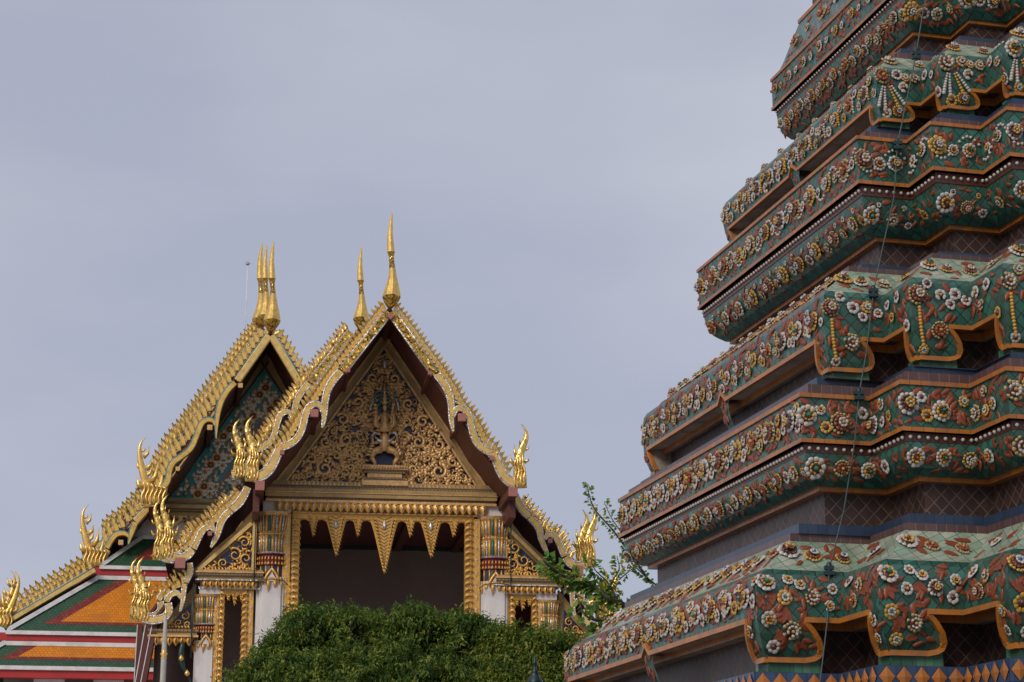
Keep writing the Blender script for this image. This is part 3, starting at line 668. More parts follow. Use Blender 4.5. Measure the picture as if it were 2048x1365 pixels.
# ================================================================== TEMPLE HALLS
def catmull(P, n=5):
    P = [np.array(p, float) for p in P]; Q = [2*P[0]-P[1]]+P+[2*P[-1]-P[-2]]; out = []
    for i in range(1, len(Q)-2):
        for k in range(n):
            t = k/n; a, b, c, d = Q[i-1:i+3]
            out.append(.5*((2*b)+(-a+c)*t+(2*a-5*b+4*c-d)*t*t+(-a+3*b-3*c+d)*t**3))
    out.append(P[-1]); return out
def board(mb, fr, v, P, dep=.16, face=0, edge=1, smooth=True, lines=None, lm=2):
    """P: [(u,z,hw)...] -> a gilded board standing in the gable plane; returns its upper edge"""
    Q = catmull(P) if smooth and len(P) > 2 else [np.array(p, float) for p in P]
    V, up, dn = [], [], []
    for i, q in enumerate(Q):
        t = Q[min(i+1, len(Q)-1)][:2]-Q[max(i-1, 0)][:2]; t /= max(1e-9, np.hypot(*t)); n = np.array([-t[1], t[0]])
        hw = max(.006, q[2]); c = q[:2]
        for a, dv in ((1, dep), (1, .03), (.72, 0), (-.72, 0), (-1, .03), (-1, dep)):
            p = c+n*hw*a; V.append(fr.P(p[0], v+dv, p[1]))
        up.append(c+n*hw); dn.append(c-n*hw)
    k = len(Q); Fs, Ms = [], []
    for i in range(k-1):
        for j in range(6):
            Fs.append((i*6+j, i*6+(j+1) % 6, (i+1)*6+(j+1) % 6, (i+1)*6+j)); Ms.append(face if j == 2 else edge)
    Fs += [tuple(range(6)), tuple(range((k-1)*6, k*6))]; Ms += [edge, edge]
    mb.mesh(V, Fs, 0, False, Ms)
    if lines:
        for e in (up, dn) if lines == 2 else (up,): mb.tube([fr.P(p[0], v+.02, p[1]) for p in e], .022 if lm == 2 else .02, 5, lm, up=fr.vy)
    return up, dn
def flamemesh(name, outline, dep, mats, ribs=(), spread=.0):
    """flat flame ornament from an outline (x,z), thick in y, chamfered"""
    mb = MB(); n = len(outline); c = np.mean(np.array(outline), 0)
    O = [np.array(p, float) for p in outline]
    inn = []
    for i in range(n):
        a, b, d = O[i-1], O[i], O[(i+1) % n]; t = d-a; t /= max(1e-9, np.hypot(*t)); nrm = np.array([-t[1], t[0]])
        inn.append(b+nrm*spread)
    L0 = [(p[0], -dep*.5, p[1]) for p in inn]; L1 = [(p[0], -dep*.2, p[1]) for p in O]; L2 = [(p[0], dep*.2, p[1]) for p in O]; L3 = [(p[0], dep*.5, p[1]) for p in inn]
    V = L0+L1+L2+L3
    Fs = [tuple(range(n)), tuple(range(3*n, 4*n))[::-1]]
    for l in range(3): Fs += [(l*n+i, (l+1)*n+i, (l+1)*n+(i+1) % n, l*n+(i+1) % n) for i in range(n)]
    mb.mesh(V, Fs, 0, False)
    for (P, r) in ribs: mb.tube([(p[0], -dep*.5, p[1]) for p in catmull(P, 3)], r, 5, 0)
    return mb.data(name, mats)
def fmat(fr, u, v, z, s=1., ang=0., mir=1):
    """instance matrix: local x->u, y->v, z->z"""
    c, sn = math.cos(ang), math.sin(ang)
    a = (fr.ux*c+Vector((0, 0, sn)))*s*mir; b = fr.vy*s; d = (Vector((0, 0, c))-fr.ux*sn)*s
    M = Matrix.Identity(4); p = fr.P(u, v, z)
    for k in range(3): M[k][0] = a[k]; M[k][1] = b[k]; M[k][2] = d[k]; M[k][3] = p[k]
    return M
def inst(name, me, par, M, **k):
    o = bpy.data.objects.new(name, me); SC.collection.objects.link(o); o.parent = par; o.matrix_local = Matrix.Translation(-wloc(par)) @ M; tag(o, **k); return o
# teeth of the bargeboards
TH = {}
def toothmesh(name, h, wd, curve, mats, fat=0.):
    k = 7; L, Rr = [], []
    for i in range(k):
        t = i/(k-1); w_ = wd*np.interp(t, (0, .15, .45, .7, .86, 1), (.85, 1., 1.+fat*.2, .92, .66, .03))+.002
        x = curve*(t**2.2)*h-curve*.35*h*math.sin(math.pi*t); L.append((x-w_*.5, t*h)); Rr.append((x+w_*.5, t*h))
    O = L+Rr[::-1]; me = flamemesh(name, O, wd*.95, mats, spread=-wd*.13); TH[me.name] = h; return me
T1 = toothmesh('tooth', .34, .108, .20, ['gold_worn'])
T2 = toothmesh('tooth', .50, .18, .14, ['gold_leaf'], .25)
HHO = [(1855, 930), (1885, 960), (1905, 1000), (1905, 1040), (1890, 1090), (1880, 1125), (1897, 1162), (1875, 1172), (1890, 1230), (1893, 1290), (1885, 1350), (1800, 1350), (1808, 1280), (1800, 1230), (1785, 1190), (1785, 1148), (1808, 1157), (1812, 1110), (1822, 1083), (1838, 1092), (1850, 1040), (1866, 1036), (1874, 1000), (1868, 962)]
def hhmesh(name, O, mats, ww, hh, dep, ribs, lean=0.):
    x0 = min(o[0] for o in O); z0 = max(o[1] for o in O); sx_ = ww/(max(o[0] for o in O)-x0); sz = hh/(z0-min(o[1] for o in O)); cx = (max(o[0] for o in O)+x0)/2
    f = lambda p: ((p[0]-cx)*sx_+lean*hh*((z0-p[1])*sz/hh)**2, (z0-p[1])*sz)
    O = [tuple(p) for p in catmull(list(O)+[O[0]], 2)[:-1]]
    return flamemesh(name, [f(p) for p in O][::-1], dep, mats, [([f(p) for p in P], r) for P, r in ribs], spread=-.02)
rb = [([(1800+14*k, 1345), (1797+15*k, 1290), (1806+15*k, 1240), (1800+14*k, 1195), (1812+12*k, 1150-12*k)], .017) for k in range(6)]
rb += [([(1850, 1190), (1845, 1130), (1868, 1080), (1888, 1030), (1880, 980)], .018)]
def spinemesh(name, mats, spine, hooks, ribs, s, z0, cx, ro=.06, flat=.36):
    mb = MB(); f = lambda x, y: ((x-cx)*s, 0, (z0-y)*s)
    S = catmull([(x, y, w_) for x, y, w_ in spine], 4)
    mb.tube([f(p[0], p[1]) for p in S], [max(.003, p[2]*s) for p in S], 8, 0, True, up=(0, 1, 0), flat=flat)
    for (x0, y0, x1, y1, w_) in hooks:
        m = ((x0+x1)/2+(x1-x0)*.25, (y0+y1)/2+abs(y1-y0)*.18)
        mb.tube([(f(x0, y0)[0], 0, f(x0, y0)[2]), (f(*m)[0], 0, f(*m)[2]), (f(x1, y1)[0], 0, f(x1, y1)[2])], [w_*s, w_*s*.62, .003], 6, 0, True, up=(0, 1, 0), flat=.45)
    for (P, w_) in ribs:
        Q = catmull(P, 3); mb.tube([(f(p[0], p[1])[0], -ro, f(p[0], p[1])[2]) for p in Q], [w_*s*(1 if 0 < k < len(Q)-1 else .4) for k in range(len(Q))], 5, 0)
    return mb.data(name, mats)
sp1 = [(1846, 1350, 46), (1844, 1270, 45), (1836, 1190, 36), (1846, 1125, 28), (1866, 1070, 22), (1886, 1018, 16), (1884, 975, 11), (1868, 944, 6), (1851, 922, 1)]
hk1 = [(1812, 1200, 1780, 1128, 16), (1822, 1140, 1806, 1062, 14), (1850, 1085, 1842, 1020, 11), (1872, 1040, 1866, 992, 7), (1872, 1180, 1906, 1140, 12), (1880, 1100, 1906, 1062, 8)]
rb1 = [([(1812+20*k, 1345), (1806+20*k, 1290), (1818+19*k, 1240), (1806+18*k, 1200), (1816+15*k, 1160-10*k)], 7.5) for k in range(4)]
sp2 = [(-430, 850, 110), (-395, 760, 100), (-350, 640, 52), (-312, 540, 42), (-285, 440, 34), (-264, 340, 25), (-262, 260, 17), (-280, 195, 9), (-326, 146, 1)]
hk2 = [(-300, 360, -358, 240, 26), (-280, 300, -322, 258, 16), (-330, 480, -388, 370, 30), (-380, 620, -450, 400, 38), (-440, 720, -505, 500, 38), (-480, 780, -560, 640, 34), (-330, 560, -395, 430, 26), (-320, 680, -248, 560, 34), (-285, 480, -244, 400, 24), (-270, 350, -246, 290, 14)]
rbb = [([(-330-40*k, 845), (-305-42*k, 770), (-335-42*k, 690), (-310-40*k, 610+12*k)], 14) for k in range(6)]
HH1 = spinemesh('eave_finial', ['gold_worn'], sp1, hk1, rb1, 1.62/428, 1350, 1845)
HH2 = spinemesh('eave_finial', ['gold_leaf'], sp2, hk2, rbb, 2.42/704, 850, -385, .14)
O2 = [(325, 150), (285, 170), (262, 230), (252, 300), (268, 380), (265, 450), (250, 530), (255, 620), (290, 720), (330, 800), (400, 850), (560, 770), (510, 680), (490, 600), (465, 510), (440, 405), (415, 450), (385, 480), (380, 390), (345, 350), (325, 325), (352, 248), (318, 262), (303, 250), (300, 210)]
O2 = [(-x, y) for x, y in O2]
rb2 = [([(-300-30*k, 780), (-285-32*k, 700), (-310-34*k, 640), (-300-30*k, 580)], .04) for k in range(6)]+[([(-300, 540), (-290, 420), (-275, 330), (-268, 260), (-290, 190)], .05), ([(-400, 620), (-360, 520), (-320, 430)], .06), ([(-440, 560), (-440, 480), (-432, 430)], .04), ([(-340, 480), (-350, 420), (-315, 350)], .04)]
def finial(name, par, fr, u, v, z, s, mats):
    """tall slender ridge finial, faceted like a bird's neck"""
    prof = [(20, 0), (50, 40), (66, 72), (70, 92), (62, 130), (52, 170), (40, 215), (30, 270), (24, 320), (20, 370), (20, 420), (24, 440), (31, 458), (29, 470), (25, 560), (20, 640), (13, 740), (8, 800), (3, 830)]
    o = bpy.data.objects.new(name, None); SC.collection.objects.link(o); o.parent = par; o.location = fr.P(u, v, z)-wloc(par)
    def seg(nm, i0, i1, m, gr=1.):
        mb = MB(); V = []; n = 8
        for (r, h) in prof[i0:i1]:
            xo = .045*math.sin(h/830*6.5)+.05*(h/830)**2*0 - .0
            for j in range(n):
                a = 2*math.pi*(j)/n; rr = r/820*s*gr*(1.08 if j % 2 == 0 else .93)
                V.append(fr.P(u+xo*s*.35+math.cos(a)*rr, v+math.sin(a)*rr*1.15-.10*s*math.sin(h/830*math.pi), z+h/820*s))
        k = i1-i0
        mb.mesh(V, [(i*n+j, i*n+(j+1) % n, (i+1)*n+(j+1) % n, (i+1)*n+j) for i in range(k-1) for j in range(n)]+[tuple(range(n))[::-1], tuple(range((k-1)*n, k*n))], 0, False)
        ob = mb.build(nm, [m], o)
    seg('finial_base', 0, 4, mats[1]); seg('finial_bulb', 3, 10, mats[0]); seg('finial_neck', 8, 13, mats[1], 1.02); seg('finial_spire', 12, 19, mats[0])
    return o
def chain(par, fr, v, segs, mir, au, mats, lines, lm, T, tsp, th, items, k=1., du=0., dz=0., ax=(0, 0), tl=None):
    """one side of a gable edge; segs relative to the axis au on the right-hand side, tl = the line the teeth stand on: (u, z, height factor)"""
    f = lambda u, z: (au+mir*((u-au)*k+du), ax[1]+(z-ax[1])*k+dz)
    ob = None
    for (P, fm) in segs:
        Q = [(*f(u, z), h*k**.5) for (u, z, h) in P]
        if Q[-1][0] < Q[0][0]: Q = Q[::-1]
        mb = MB(); board(mb, fr, v, Q, .18, 0, 1, True, lines, 2)
        o = mb.build('bargeboard', [fm if fm else mats[0], mats[1], lm], par); ob = ob or o
    L = np.array([f(p[0], p[1]) for p in tl]); H = [p[2] for p in tl]; d = np.r_[0, np.cumsum(np.hypot(*np.diff(L, axis=0).T))]
    n = int(d[-1]/tsp)
    for q in range(n):
        s = (q+.5)*d[-1]/n; i = min(len(L)-2, max(0, int(np.searchsorted(d, s))-1)); t = (s-d[i])/max(1e-6, d[i+1]-d[i]); p = L[i]+(L[i+1]-L[i])*t; h = H[i]+(H[i+1]-H[i])*t
        M = fmat(fr, p[0]+R.uniform(-.006, .006), v+.13, p[1], th*R.uniform(.95, 1.05), (-.30 if mir > 0 else .30)+R.uniform(-.03, .03), mir)
        items.append((T, M @ Matrix.Diagonal((1, 1, h, 1)), .3, ob))
    P = [fr.P(p[0]-mir*.04, v+.14, p[1]-.06) for p in L]; mb = MB(); mb.tube(P, .05, 4, 0, False, up=fr.vy); mb.build('tooth_rail', ['maroon'], ob)
    for fz, rr in ((.66, .010),):
        P = [fr.P(p[0]+mir*.295*TH[T.name]*th*fz*h, v+.17, p[1]+.955*TH[T.name]*th*fz*h) for p, h in zip(L, H)]; mb = MB(); mb.tube(P, rr*TH[T.name]/.34, 4, 0, False, up=fr.vy); mb.build('tooth_rail', ['maroon'], ob)
    return ob
def purlin(par, fr, px, py, v, s, mir, au, v1=0., m=('maroon', 'pink_block'), rot=0.):
    u, z = fr.uz(px, py, v)
    for mm in mir:
        uu = au+mm*(u-au); mb = MB()
        q = [(-s, -s), (s, -s), (s, s), (-s, s)]
        c, sn = math.cos(rot), math.sin(rot); q = [(x*c-y*sn, x*sn+y*c) for x, y in q]
        mb.prism([fr.P(uu+x, v, z+y) for x, y in q], fr.vy*(v1-v), 0)
        mb.prism([fr.P(uu+x*1.06, v-.05, z+y*1.06) for x, y in q], fr.vy*.09, 1)
        mb.build('purlin_end', list(m), par)
def wall(name, par, fr, pts, v0, v1, mats, mi=0, **k):
    mb = MB(); mb.prism([fr.P(u, v0, z) for u, z in pts], fr.vy*(v1-v0), mi); return mb.build(name, mats, par, **k)
def hbox(mb, fr, u0, u1, z0, z1, v0, v1, mi=0): mb.box(fr.P(u0, v0, z0), fr.ux*(u1-u0), fr.vy*(v1-v0), Vector((0, 0, z1-z0)), mi)
def hbox_uv(mb, fr, u0, u1, z0, z1, v0, v1, mi=0):
    P = fr.P
    mb.face([P(u0, v0, z0), P(u1, v0, z0), P(u1, v0, z1), P(u0, v0, z1)], mi, [(u0, z0), (u1, z0), (u1, z1), (u0, z1)])
    mb.face([P(u1, v0, z0), P(u1, v1, z0), P(u1, v1, z1), P(u1, v0, z1)], mi, [(v0, z0), (v1, z0), (v1, z1), (v0, z1)])
    mb.face([P(u0, v1, z0), P(u0, v0, z0), P(u0, v0, z1), P(u0, v1, z1)], mi, [(v1, z0), (v0, z0), (v0, z1), (v1, z1)])
    mb.face([P(u0, v1, z0), P(u1, v1, z0), P(u1, v0, z0), P(u0, v0, z0)], mi, [(u0, 0), (u1, 0), (u1, .1), (u0, .1)])
    mb.face([P(u0, v0, z1), P(u1, v0, z1), P(u1, v1, z1), P(u0, v1, z1)], mi, [(u0, 0), (u1, 0), (u1, .1), (u0, .1)])
    mb.face([P(u1, v1, z0), P(u0, v1, z0), P(u0, v1, z1), P(u1, v1, z1)], mi, [(u0, 0), (u1, 0), (u1, .1), (u0, .1)])
# leaf drop ornament of the fringes, tip down, origin at its top
def dropmesh(name, h, wd, mats):
    mb = MB(); n = 7; V = []
    for i in range(n):
        t = i/(n-1); ww = wd*.5*(math.sin(math.pi*min(1., .22+t*.78))**.8)*(1 if t < .5 else 1-(t-.5)*.35)+.002; z = -h*t; b = .03*math.sin(math.pi*t)
        V += [(-ww, 0, z), (-ww*.55, -b-.012, z), (0, -b*1.6-.02, z), (ww*.55, -b-.012, z), (ww, 0, z)]
    Fs = [(i*5+j, i*5+j+1, (i+1)*5+j+1, (i+1)*5+j) for i in range(n-1) for j in range(4)]+[tuple(range(5))]
    mb.mesh(V, Fs, 0, False); mb.tube([(0, -.045, -h*.2), (0, -.07, -h*.45), (0, -.05, -h*.75)], [.012, .022, .006], 5, 1); return mb.data(name, mats)
DROP = dropmesh('fringe_leaf', .28, .185, ['gold_bright_carving', 'silver_mosaic'])
DROPS = dropmesh('fringe_leaf', .22, .15, ['gold_bright_carving', 'ceramic_brown'])
def scroll(mb, fr, u, z, r, sgn, start, v, mi=0, turns=1.35, th=.04):
    P, Rr = [], []
    for k in range(19):
        t = k/18; a = start+sgn*t*turns*2*math.pi; rr = r*(1-t*.80); P.append(fr.P(u+rr*math.cos(a), v-.03-.05*t, z+rr*math.sin(a))); Rr.append(th*(1.25-.75*t)*(r/.2)**.5)
    mb.tube(P, Rr, 5, mi, up=fr.vy)
    for k in range(7):
        t = k/8; a = start+sgn*t*turns*2*math.pi; rr = r*(1-t*.80)+th*.9
        tongue(mb, fr, u+rr*math.cos(a), z+rr*math.sin(a), a+sgn*.9, r*.42*(1-t*.5), v, mi)
def tongue(mb, fr, u, z, a, L, v, mi=0, wf=.36):
    P, Rr = [], []
    for k in range(5):
        t = k/4; P.append(fr.P(u+L*t*math.cos(a+t*.7), v-.03-.04*math.sin(math.pi*t), z+L*t*math.sin(a+t*.7))); Rr.append(max(.004, L*wf*.5*math.sin(math.pi*(.25+.75*t))))
    mb.tube(P, Rr, 4, mi, up=fr.vy, flat=.5)
def pendant(par, fr, pts_top, tip, v, big):
    """hanging spear ornament; pts_top=(uL,uR,z)"""
    uL, uR, zt = pts_top; ut, zz = tip; mb = MB(); H = zt-zz; W_ = uR-uL; c = (uL+uR)/2
    def ol(f, zo):
        L_, R_ = [], []
        for k in range(8):
            t = k/7; w_ = (W_*.5*f)*((1-t)**.92)*(1-.10*math.sin(math.pi*t)); L_.append((c-w_+(ut-c)*t, zt-zo-(H-zo*1.5)*t)); R_.append((c+w_+(ut-c)*t, zt-zo-(H-zo*1.5)*t))
        return L_+R_[::-1][1:]
    mb.prism([fr.P(u, v, z) for u, z in ol(1., 0)], fr.vy*.06, 0)
    o = ol(.72, .03); mb.prism([fr.P(u, v-.012, z) for u, z in o], fr.vy*.05, 1)
    o = ol(.60, .045); mb.prism([fr.P(u, v-.022, z) for u, z in o], fr.vy*.05, 0)
    n = max(3, int(H/.085))
    for k in range(n):
        t = (k+.4)/(n+.6); w_ = W_*.5*(1-t)*.9; z = zt-H*t
        for s in (-1, 1): tongue(mb, fr, c+s*w_*.78, z+.02, -math.pi/2-s*.12, .10+.02*big, v-.015, 0, .42)
        if big and k < n-1: mb.tube([fr.P(c-w_*.55, v-.025, z+.05), fr.P(c, v-.035, z-.03), fr.P(c+w_*.55, v-.025, z+.05)], .006, 4, 1)
    if big: mb.lathe(fr.P(c, v-.03, zt-.30), [(.01, 0), (.05, .06), (.055, .12), (.02, .2)], 8, 2)
    mb.build('pendant', ['gold_bright_carving', 'blue_glass', 'silver_mosaic'], par)
def jamb(par, fr, u0, u1, zt, zb, v, inner):
    """door jamb: plain strip with a column of curled leaves on the inner edge and lozenges on the outer"""
    mb = MB(); hbox(mb, fr, u0, u1, zb, zt, v, v+.22, 0)
    w_ = u1-u0; ui = u1-w_*.34 if inner > 0 else u0+w_*.34; uo = u0+w_*.24 if inner > 0 else u1-w_*.24
    n = int((zt-zb)/.155)
    for k in range(n):
        z = zt-.12-k*.155
        for a in (0, 1): mb.tube([fr.P(ui-inner*w_*.22, v-.02, z-.02+a*.03), fr.P(ui+inner*w_*.06, v-.07, z+.045+a*.02), fr.P(ui+inner*w_*.30, v-.05, z+.01), fr.P(ui+inner*w_*.42, v-.02, z-.06)], [.010, .031, .026, .006], 5, 0)
        mb.lathe(fr.P(ui-inner*w_*.02, v-.05, z-.05), [(.006, 0), (.02, .015), (.006, .035)], 6, 1)
        if k % 2 == 0:
            mb.prism([fr.P(uo+a, v-.012, z+b) for a, b in ((-.045, 0), (0, -.11), (.045, 0), (0, .11))], fr.vy*.02, 2)
            mb.lathe(fr.P(uo, v-.02, z-.02), [(.006, 0), (.022, .02), (.006, .04)], 6, 1)
    mb.tube([fr.P(u0+w_*.47, v-.01, zb), fr.P(u0+w_*.47, v-.01, zt)], .012, 4, 3)
    mb.build('door_jamb', ['gold_bright_carving', 'silver_mosaic', 'gold_carving', 'gold_leaf'], par)
def column(par, fr, u, v, zt, zc, zb, w_, s=1., bulge=True):
    col = bpy.data.objects.new('column', None); SC.collection.objects.link(col); col.parent = par; col.location = fr.P(u, v, zb)-wloc(par)
    mb = MB(); h = w_/2
    q = [(-h, -h*.62), (-h*.82, -h*.62), (-h*.82, -h*.82), (-h*.62, -h*.82), (-h*.62, -h), (h*.62, -h), (h*.62, -h*.82), (h*.82, -h*.82), (h*.82, -h*.62), (h, -h*.62), (h, h), (-h, h)]
    mb.prism([fr.P(u+a, v+b, zb) for a, b in q], Vector((0, 0, zc-zb+.1)), 0); mb.build('shaft', ['white_plaster'], col)
    H = zt-zc; pr = lambda t, r: (r*w_, t*H)
    mb = MB(); N = 20; ax = (fr.ux, fr.vy)
    body = [(.0, .50), (.02, .57), (.05, .57), (.06, .50), (.22, .48), (.235, .55), (.27, .52), (.29, .56), (.32, .52), (.34, .56), (.37, .52), (.385, .58), (.40, .51), (.43, .47), (.66, .50), (.69, .56), (.71, .49), (.93, .56), (.97, .66), (1., .70)]
    def seg(t0, t1, mi):
        mb.lathe(fr.P(u, v, zc), [pr(t, r) for t, r in body if t0-1e-6 <= t <= t1+1e-6], N, mi, False, .5, ax)
    seg(0, .06, 0); seg(.06, .22, 2); seg(.22, .40, 3); seg(.40, .71, 4); seg(.71, 1., 4)
    for k in range(30):
        a = 2*math.pi*(k+.5)/30; d = fr.ux*math.cos(a)+fr.vy*math.sin(a)
        m = (0, 1, 0, 5, 0, 1)[k % 6]
        for (t0, r0, t1, r1) in ((.43, .49, .66, .52), (.72, .51, .94, .60)):
            mb.tube([fr.P(u, v, zc+t0*H)+d*r0*w_, fr.P(u, v, zc+(t0+t1)/2*H)+d*(r0+r1-.012)*.5*w_, fr.P(u, v, zc+t1*H)+d*r1*w_], w_*(.056 if m == 0 else .04), 4, m)
            if m == 0: mb.lathe(fr.P(u, v, zc+t1*H)+d*(r1+.02)*w_, [(.004, 0), (.035*s, .03*s), (.02*s, .07*s), (.004, .10*s)], 6, 0)
        for t0, r0 in ((.245, .56), (.315, .565)): mb.lathe(fr.P(u, v, zc+t0*H)+d*r0*w_, [(.004, -.02), (.032*s, .0), (.012*s, .05*s), (.003, .07*s)], 5, 0)
        if k % 2 == 0: mb.tube([fr.P(u, v, zc+.06*H)+d*.50*w_, fr.P(u, v, zc+.22*H)+d*.50*w_], w_*.03, 4, 0)
    for k in range(16):
        a = 2*math.pi*(k+.5)/16; d = fr.ux*math.cos(a)+fr.vy*math.sin(a); p = fr.P(u, v, zc)+d*.56*w_
        mb.tube([p, p-Vector((0, 0, .10*s)), p-Vector((0, 0, (.17+.12*(k % 2))*s))-d*.03], [.05*s, .045*s, .004], 5, 0)
    mb.lathe(fr.P(u, v, zc+.395*H), [(w_*.57, 0), (w_*.60, .03*s), (w_*.54, .05*s)], N, 1, False, .5, ax)
    # white niche with a gilt arch on the front
    f = v-w_*.50
    mb.prism([fr.P(u+a*w_, f-.04, zc+b*H) for a, b in ((-.15, 0), (.15, 0), (.12, .05), (.04, .10), (0, .14), (-.04, .10), (-.12, .05))], fr.vy*.05, 6)
    mb.tube([fr.P(u+a*w_, f-.05, zc+b*H) for a, b in ((-.22, -.02), (-.20, .05), (-.13, .10), (-.04, .15), (0, .18), (.04, .15), (.13, .10), (.20, .05), (.22, -.02))], .036*s, 5, 0)
    mb.build('capital', ['gold_bright_carving', 'silver_mosaic', 'blue_glass', 'red_glass', 'gold_carving', 'teal_glass', 'white_plaster'], col)
    return col
# ------------------------------------------------------------------ nearer hall
B1 = Frame(7.5, 768, 985, 50.)
VB = -2.07; AU = -.062
hall = thing('temple_hall', B1.P(0, 0, 0), 'gilded gable hall with brown and gold carved pediment and two white columns, in the middle', 'temple', 'gabled temple halls')
def s1(P, ox=500, oy=580, sc=3.413, v=VB, f=1.):
    out = []
    for (x, y, h) in P:
        u, z = B1.uz(ox+x/sc, oy+y/sc, v); out.append((u, z, h/sc*(50+v)/4140.))
    return out
segA = s1([(965, 152, 30), (1262, 570, 30)])
segB = s1([(1275, 575, 25), (1325, 640, 25), (1360, 710, 23), (1375, 790, 21), (1375, 870, 16), (1381, 930, 10), (1388, 968, 3)])
segC = s1([(1388, 870, 8), (1404, 822, 16), (1440, 808, 19), (1480, 832, 21), (1503, 890, 21), (1520, 970, 21), (1550, 1040, 21), (1600, 1088, 22), (1655, 1112, 25)])
segD = s1([(1662, 1112, 28), (1690, 1180, 30), (1725, 1255, 32), (1775, 1305, 34), (1838, 1322, 36)])
MAIN = [(segA, 'gold_mosaic'), (segB, None), (segC, None), (segD, 'gold_board')]
o2 = dict(ox=950, oy=960, sc=4.014, v=-.3)
L2 = [(s1([(318, 110, 26), (345, 175, 30), (385, 240, 32), (440, 292, 30)], **o2), 'gold_board'),
      (s1([(440, 300, 24), (490, 350, 26), (520, 410, 24), (532, 470, 20), (555, 530, 17), (575, 572, 11), (588, 598, 3)], **o2), None),
      (s1([(562, 478, 9), (578, 447, 16), (612, 438, 20), (652, 465, 22), (682, 520, 22), (702, 570, 22), (722, 612, 24)], **o2), None),
      (s1([(728, 620, 26), (760, 662, 30), (810, 690, 32), (870, 682, 32), (915, 668, 30)], **o2), 'gold_board')]
o3 = dict(ox=260, oy=960, sc=3.37, v=-.3)
def mirr(P): return [(2*AU-u, z, h) for u, z, h in P]
def tls(P, mirror=False, **k):
    Q = [(u, z, p[2]) for (u, z, _), p in zip(s1(P, **k), P)]; return mirr(Q) if mirror else Q
TM = tls([(985, 128, .85), (1290, 545, .95), (1400, 735, 1.25), (1440, 805, 1.15), (1530, 930, 1.25), (1600, 1060, 1.25), (1660, 1105, 1.1), (1715, 1195, .95), (1765, 1285, .85)])
L3 = [(mirr(s1([(402, 560, 16), (405, 620, 18), (375, 690, 18)], **o3)), 'gold_board'),
      (mirr(s1([(368, 700, 15), (362, 760, 13), (355, 820, 10), (338, 888, 3)], **o3)), None),
      (mirr(s1([(350, 800, 9), (322, 766, 14), (290, 766, 15), (262, 790, 16), (247, 822, 17)], **o3)), None),
      (mirr(s1([(258, 830, 20), (262, 885, 22), (225, 930, 24), (150, 945, 26), (90, 930, 26)], **o3)), 'gold_board')]
teeth1 = []
TL2 = tls([(375, 175, .9), (440, 270, .95), (520, 360, 1.15), (580, 430, 1.0), (650, 450, 1.), (700, 530, 1.15), (735, 610, 1.1), (790, 650, .85)], **o2)
TL3 = tls([(388, 640, .8), (360, 700, .95), (310, 745, .95), (262, 780, .9), (230, 830, .8)], True, **o3)
gm = ('gold_leaf', 'gold_worn'); apx = (0, 15.30)
for mir in (1, -1):
    chain(hall, B1, VB, MAIN, mir, AU, gm, 2, 'silver_mosaic', T1, .132, 1., teeth1, tl=TM)
    chain(hall, B1, 8., MAIN, mir, AU-.22, gm, 2, 'silver_mosaic', T1, .145, 1.08, teeth1, 1.05, 0, 17.5-15.3, apx, tl=TM)
    for vv, dd, zz in ((-.3, 0, 0), (2.9, .33, .45)):
        chain(hall, B1, vv, L2, mir, AU, gm, 2, 'silver_mosaic', T1, .132, 1., teeth1, 1., dd, zz, tl=TL2)
        chain(hall, B1, vv, L3, mir, AU, gm, 2, 'silver_mosaic', T1, .14, .95, teeth1, 1., dd, zz, tl=TL3)
    # eave finials
    ue, ze = segD[-1][0], segD[-1][1]
    inst('eave_finial', HH1, hall, fmat(B1, AU+mir*(ue-AU+.03), VB+.06, ze-.10, 1., 0, mir))
    inst('eave_finial', HH1, hall, fmat(B1, AU-.22+mir*((ue-AU)*1.05+.03), 8.06, 15.3+(ze-15.3)*1.05+2.1, 1.12, 0, mir))
    for vv, dd, zz in ((-.3, 0, 0), (2.9, .33, .45)):
        for S in (L2, L3):
            ue2, ze2 = S[-1][0][-1][0], S[-1][0][-1][1]
            inst('eave_finial', HH1, hall, fmat(B1, AU+mir*(ue2-AU+.03+dd), vv+.06, ze2+zz-.10, 1., 0, mir))
place_many('bargeboard_tooth', hall, teeth1, 100)
finial('ridge_finial', hall, B1, AU, VB, 15.30-.06, 2.48, ('gold_leaf', 'gold_mosaic'))
finial('ridge_finial', hall, B1, AU-.22, 8., 17.5-.06, 2.55, ('gold_leaf', 'gold_mosaic'))
# roofs: slabs in the gable section swept back
def roofslab(par, fr, line, v0, v1, th, mats, au, mirs=(1, -1), name='roof'):
    for mir in mirs:
        mb = MB(); P = [(au+mir*(u-au), z) for u, z in line]
        for (a, b) in zip(P[:-1], P[1:]):
            L = math.hypot(a[0]-b[0], a[1]-b[1])
            q = [fr.P(*(a[0], v0, a[1])), fr.P(b[0], v0, b[1]), fr.P(b[0], v1, b[1]), fr.P(a[0], v1, a[1])]
            mb.face(q, 0, [(v0, L), (v0, 0), (v1, 0), (v1, L)])
            n = Vector((0, 0, -th)); mb.face([p+n for p in q], 1); mb.face([q[0], q[1], q[1]+n, q[0]+n], 1); mb.face([q[3], q[2], q[2]+n, q[3]+n], 1)
            if b is P[-1]: mb.face([q[1], q[2], q[2]+n, q[1]+n], 1)
        mb.build(name, mats, par)
mainline = [(AU, 15.36), (segA[1][0], segA[1][1]-.03), (segC[2][0], segC[2][1]-.12), (segC[6][0], segC[6][1]+.05), (segD[-1][0]-.1, segD[-1][1]-.1)]
roofslab(hall, B1, mainline, VB+.19, 8.3, .12, ['roof_green', 'maroon'], AU)
rear = [(AU-.22+(u-AU)*1.05, 15.3+(z-15.3)*1.05+2.2) for u, z in mainline]
roofslab(hall, B1, rear, 8.19, 34., .12, ['roof_green', 'maroon'], AU-.22)
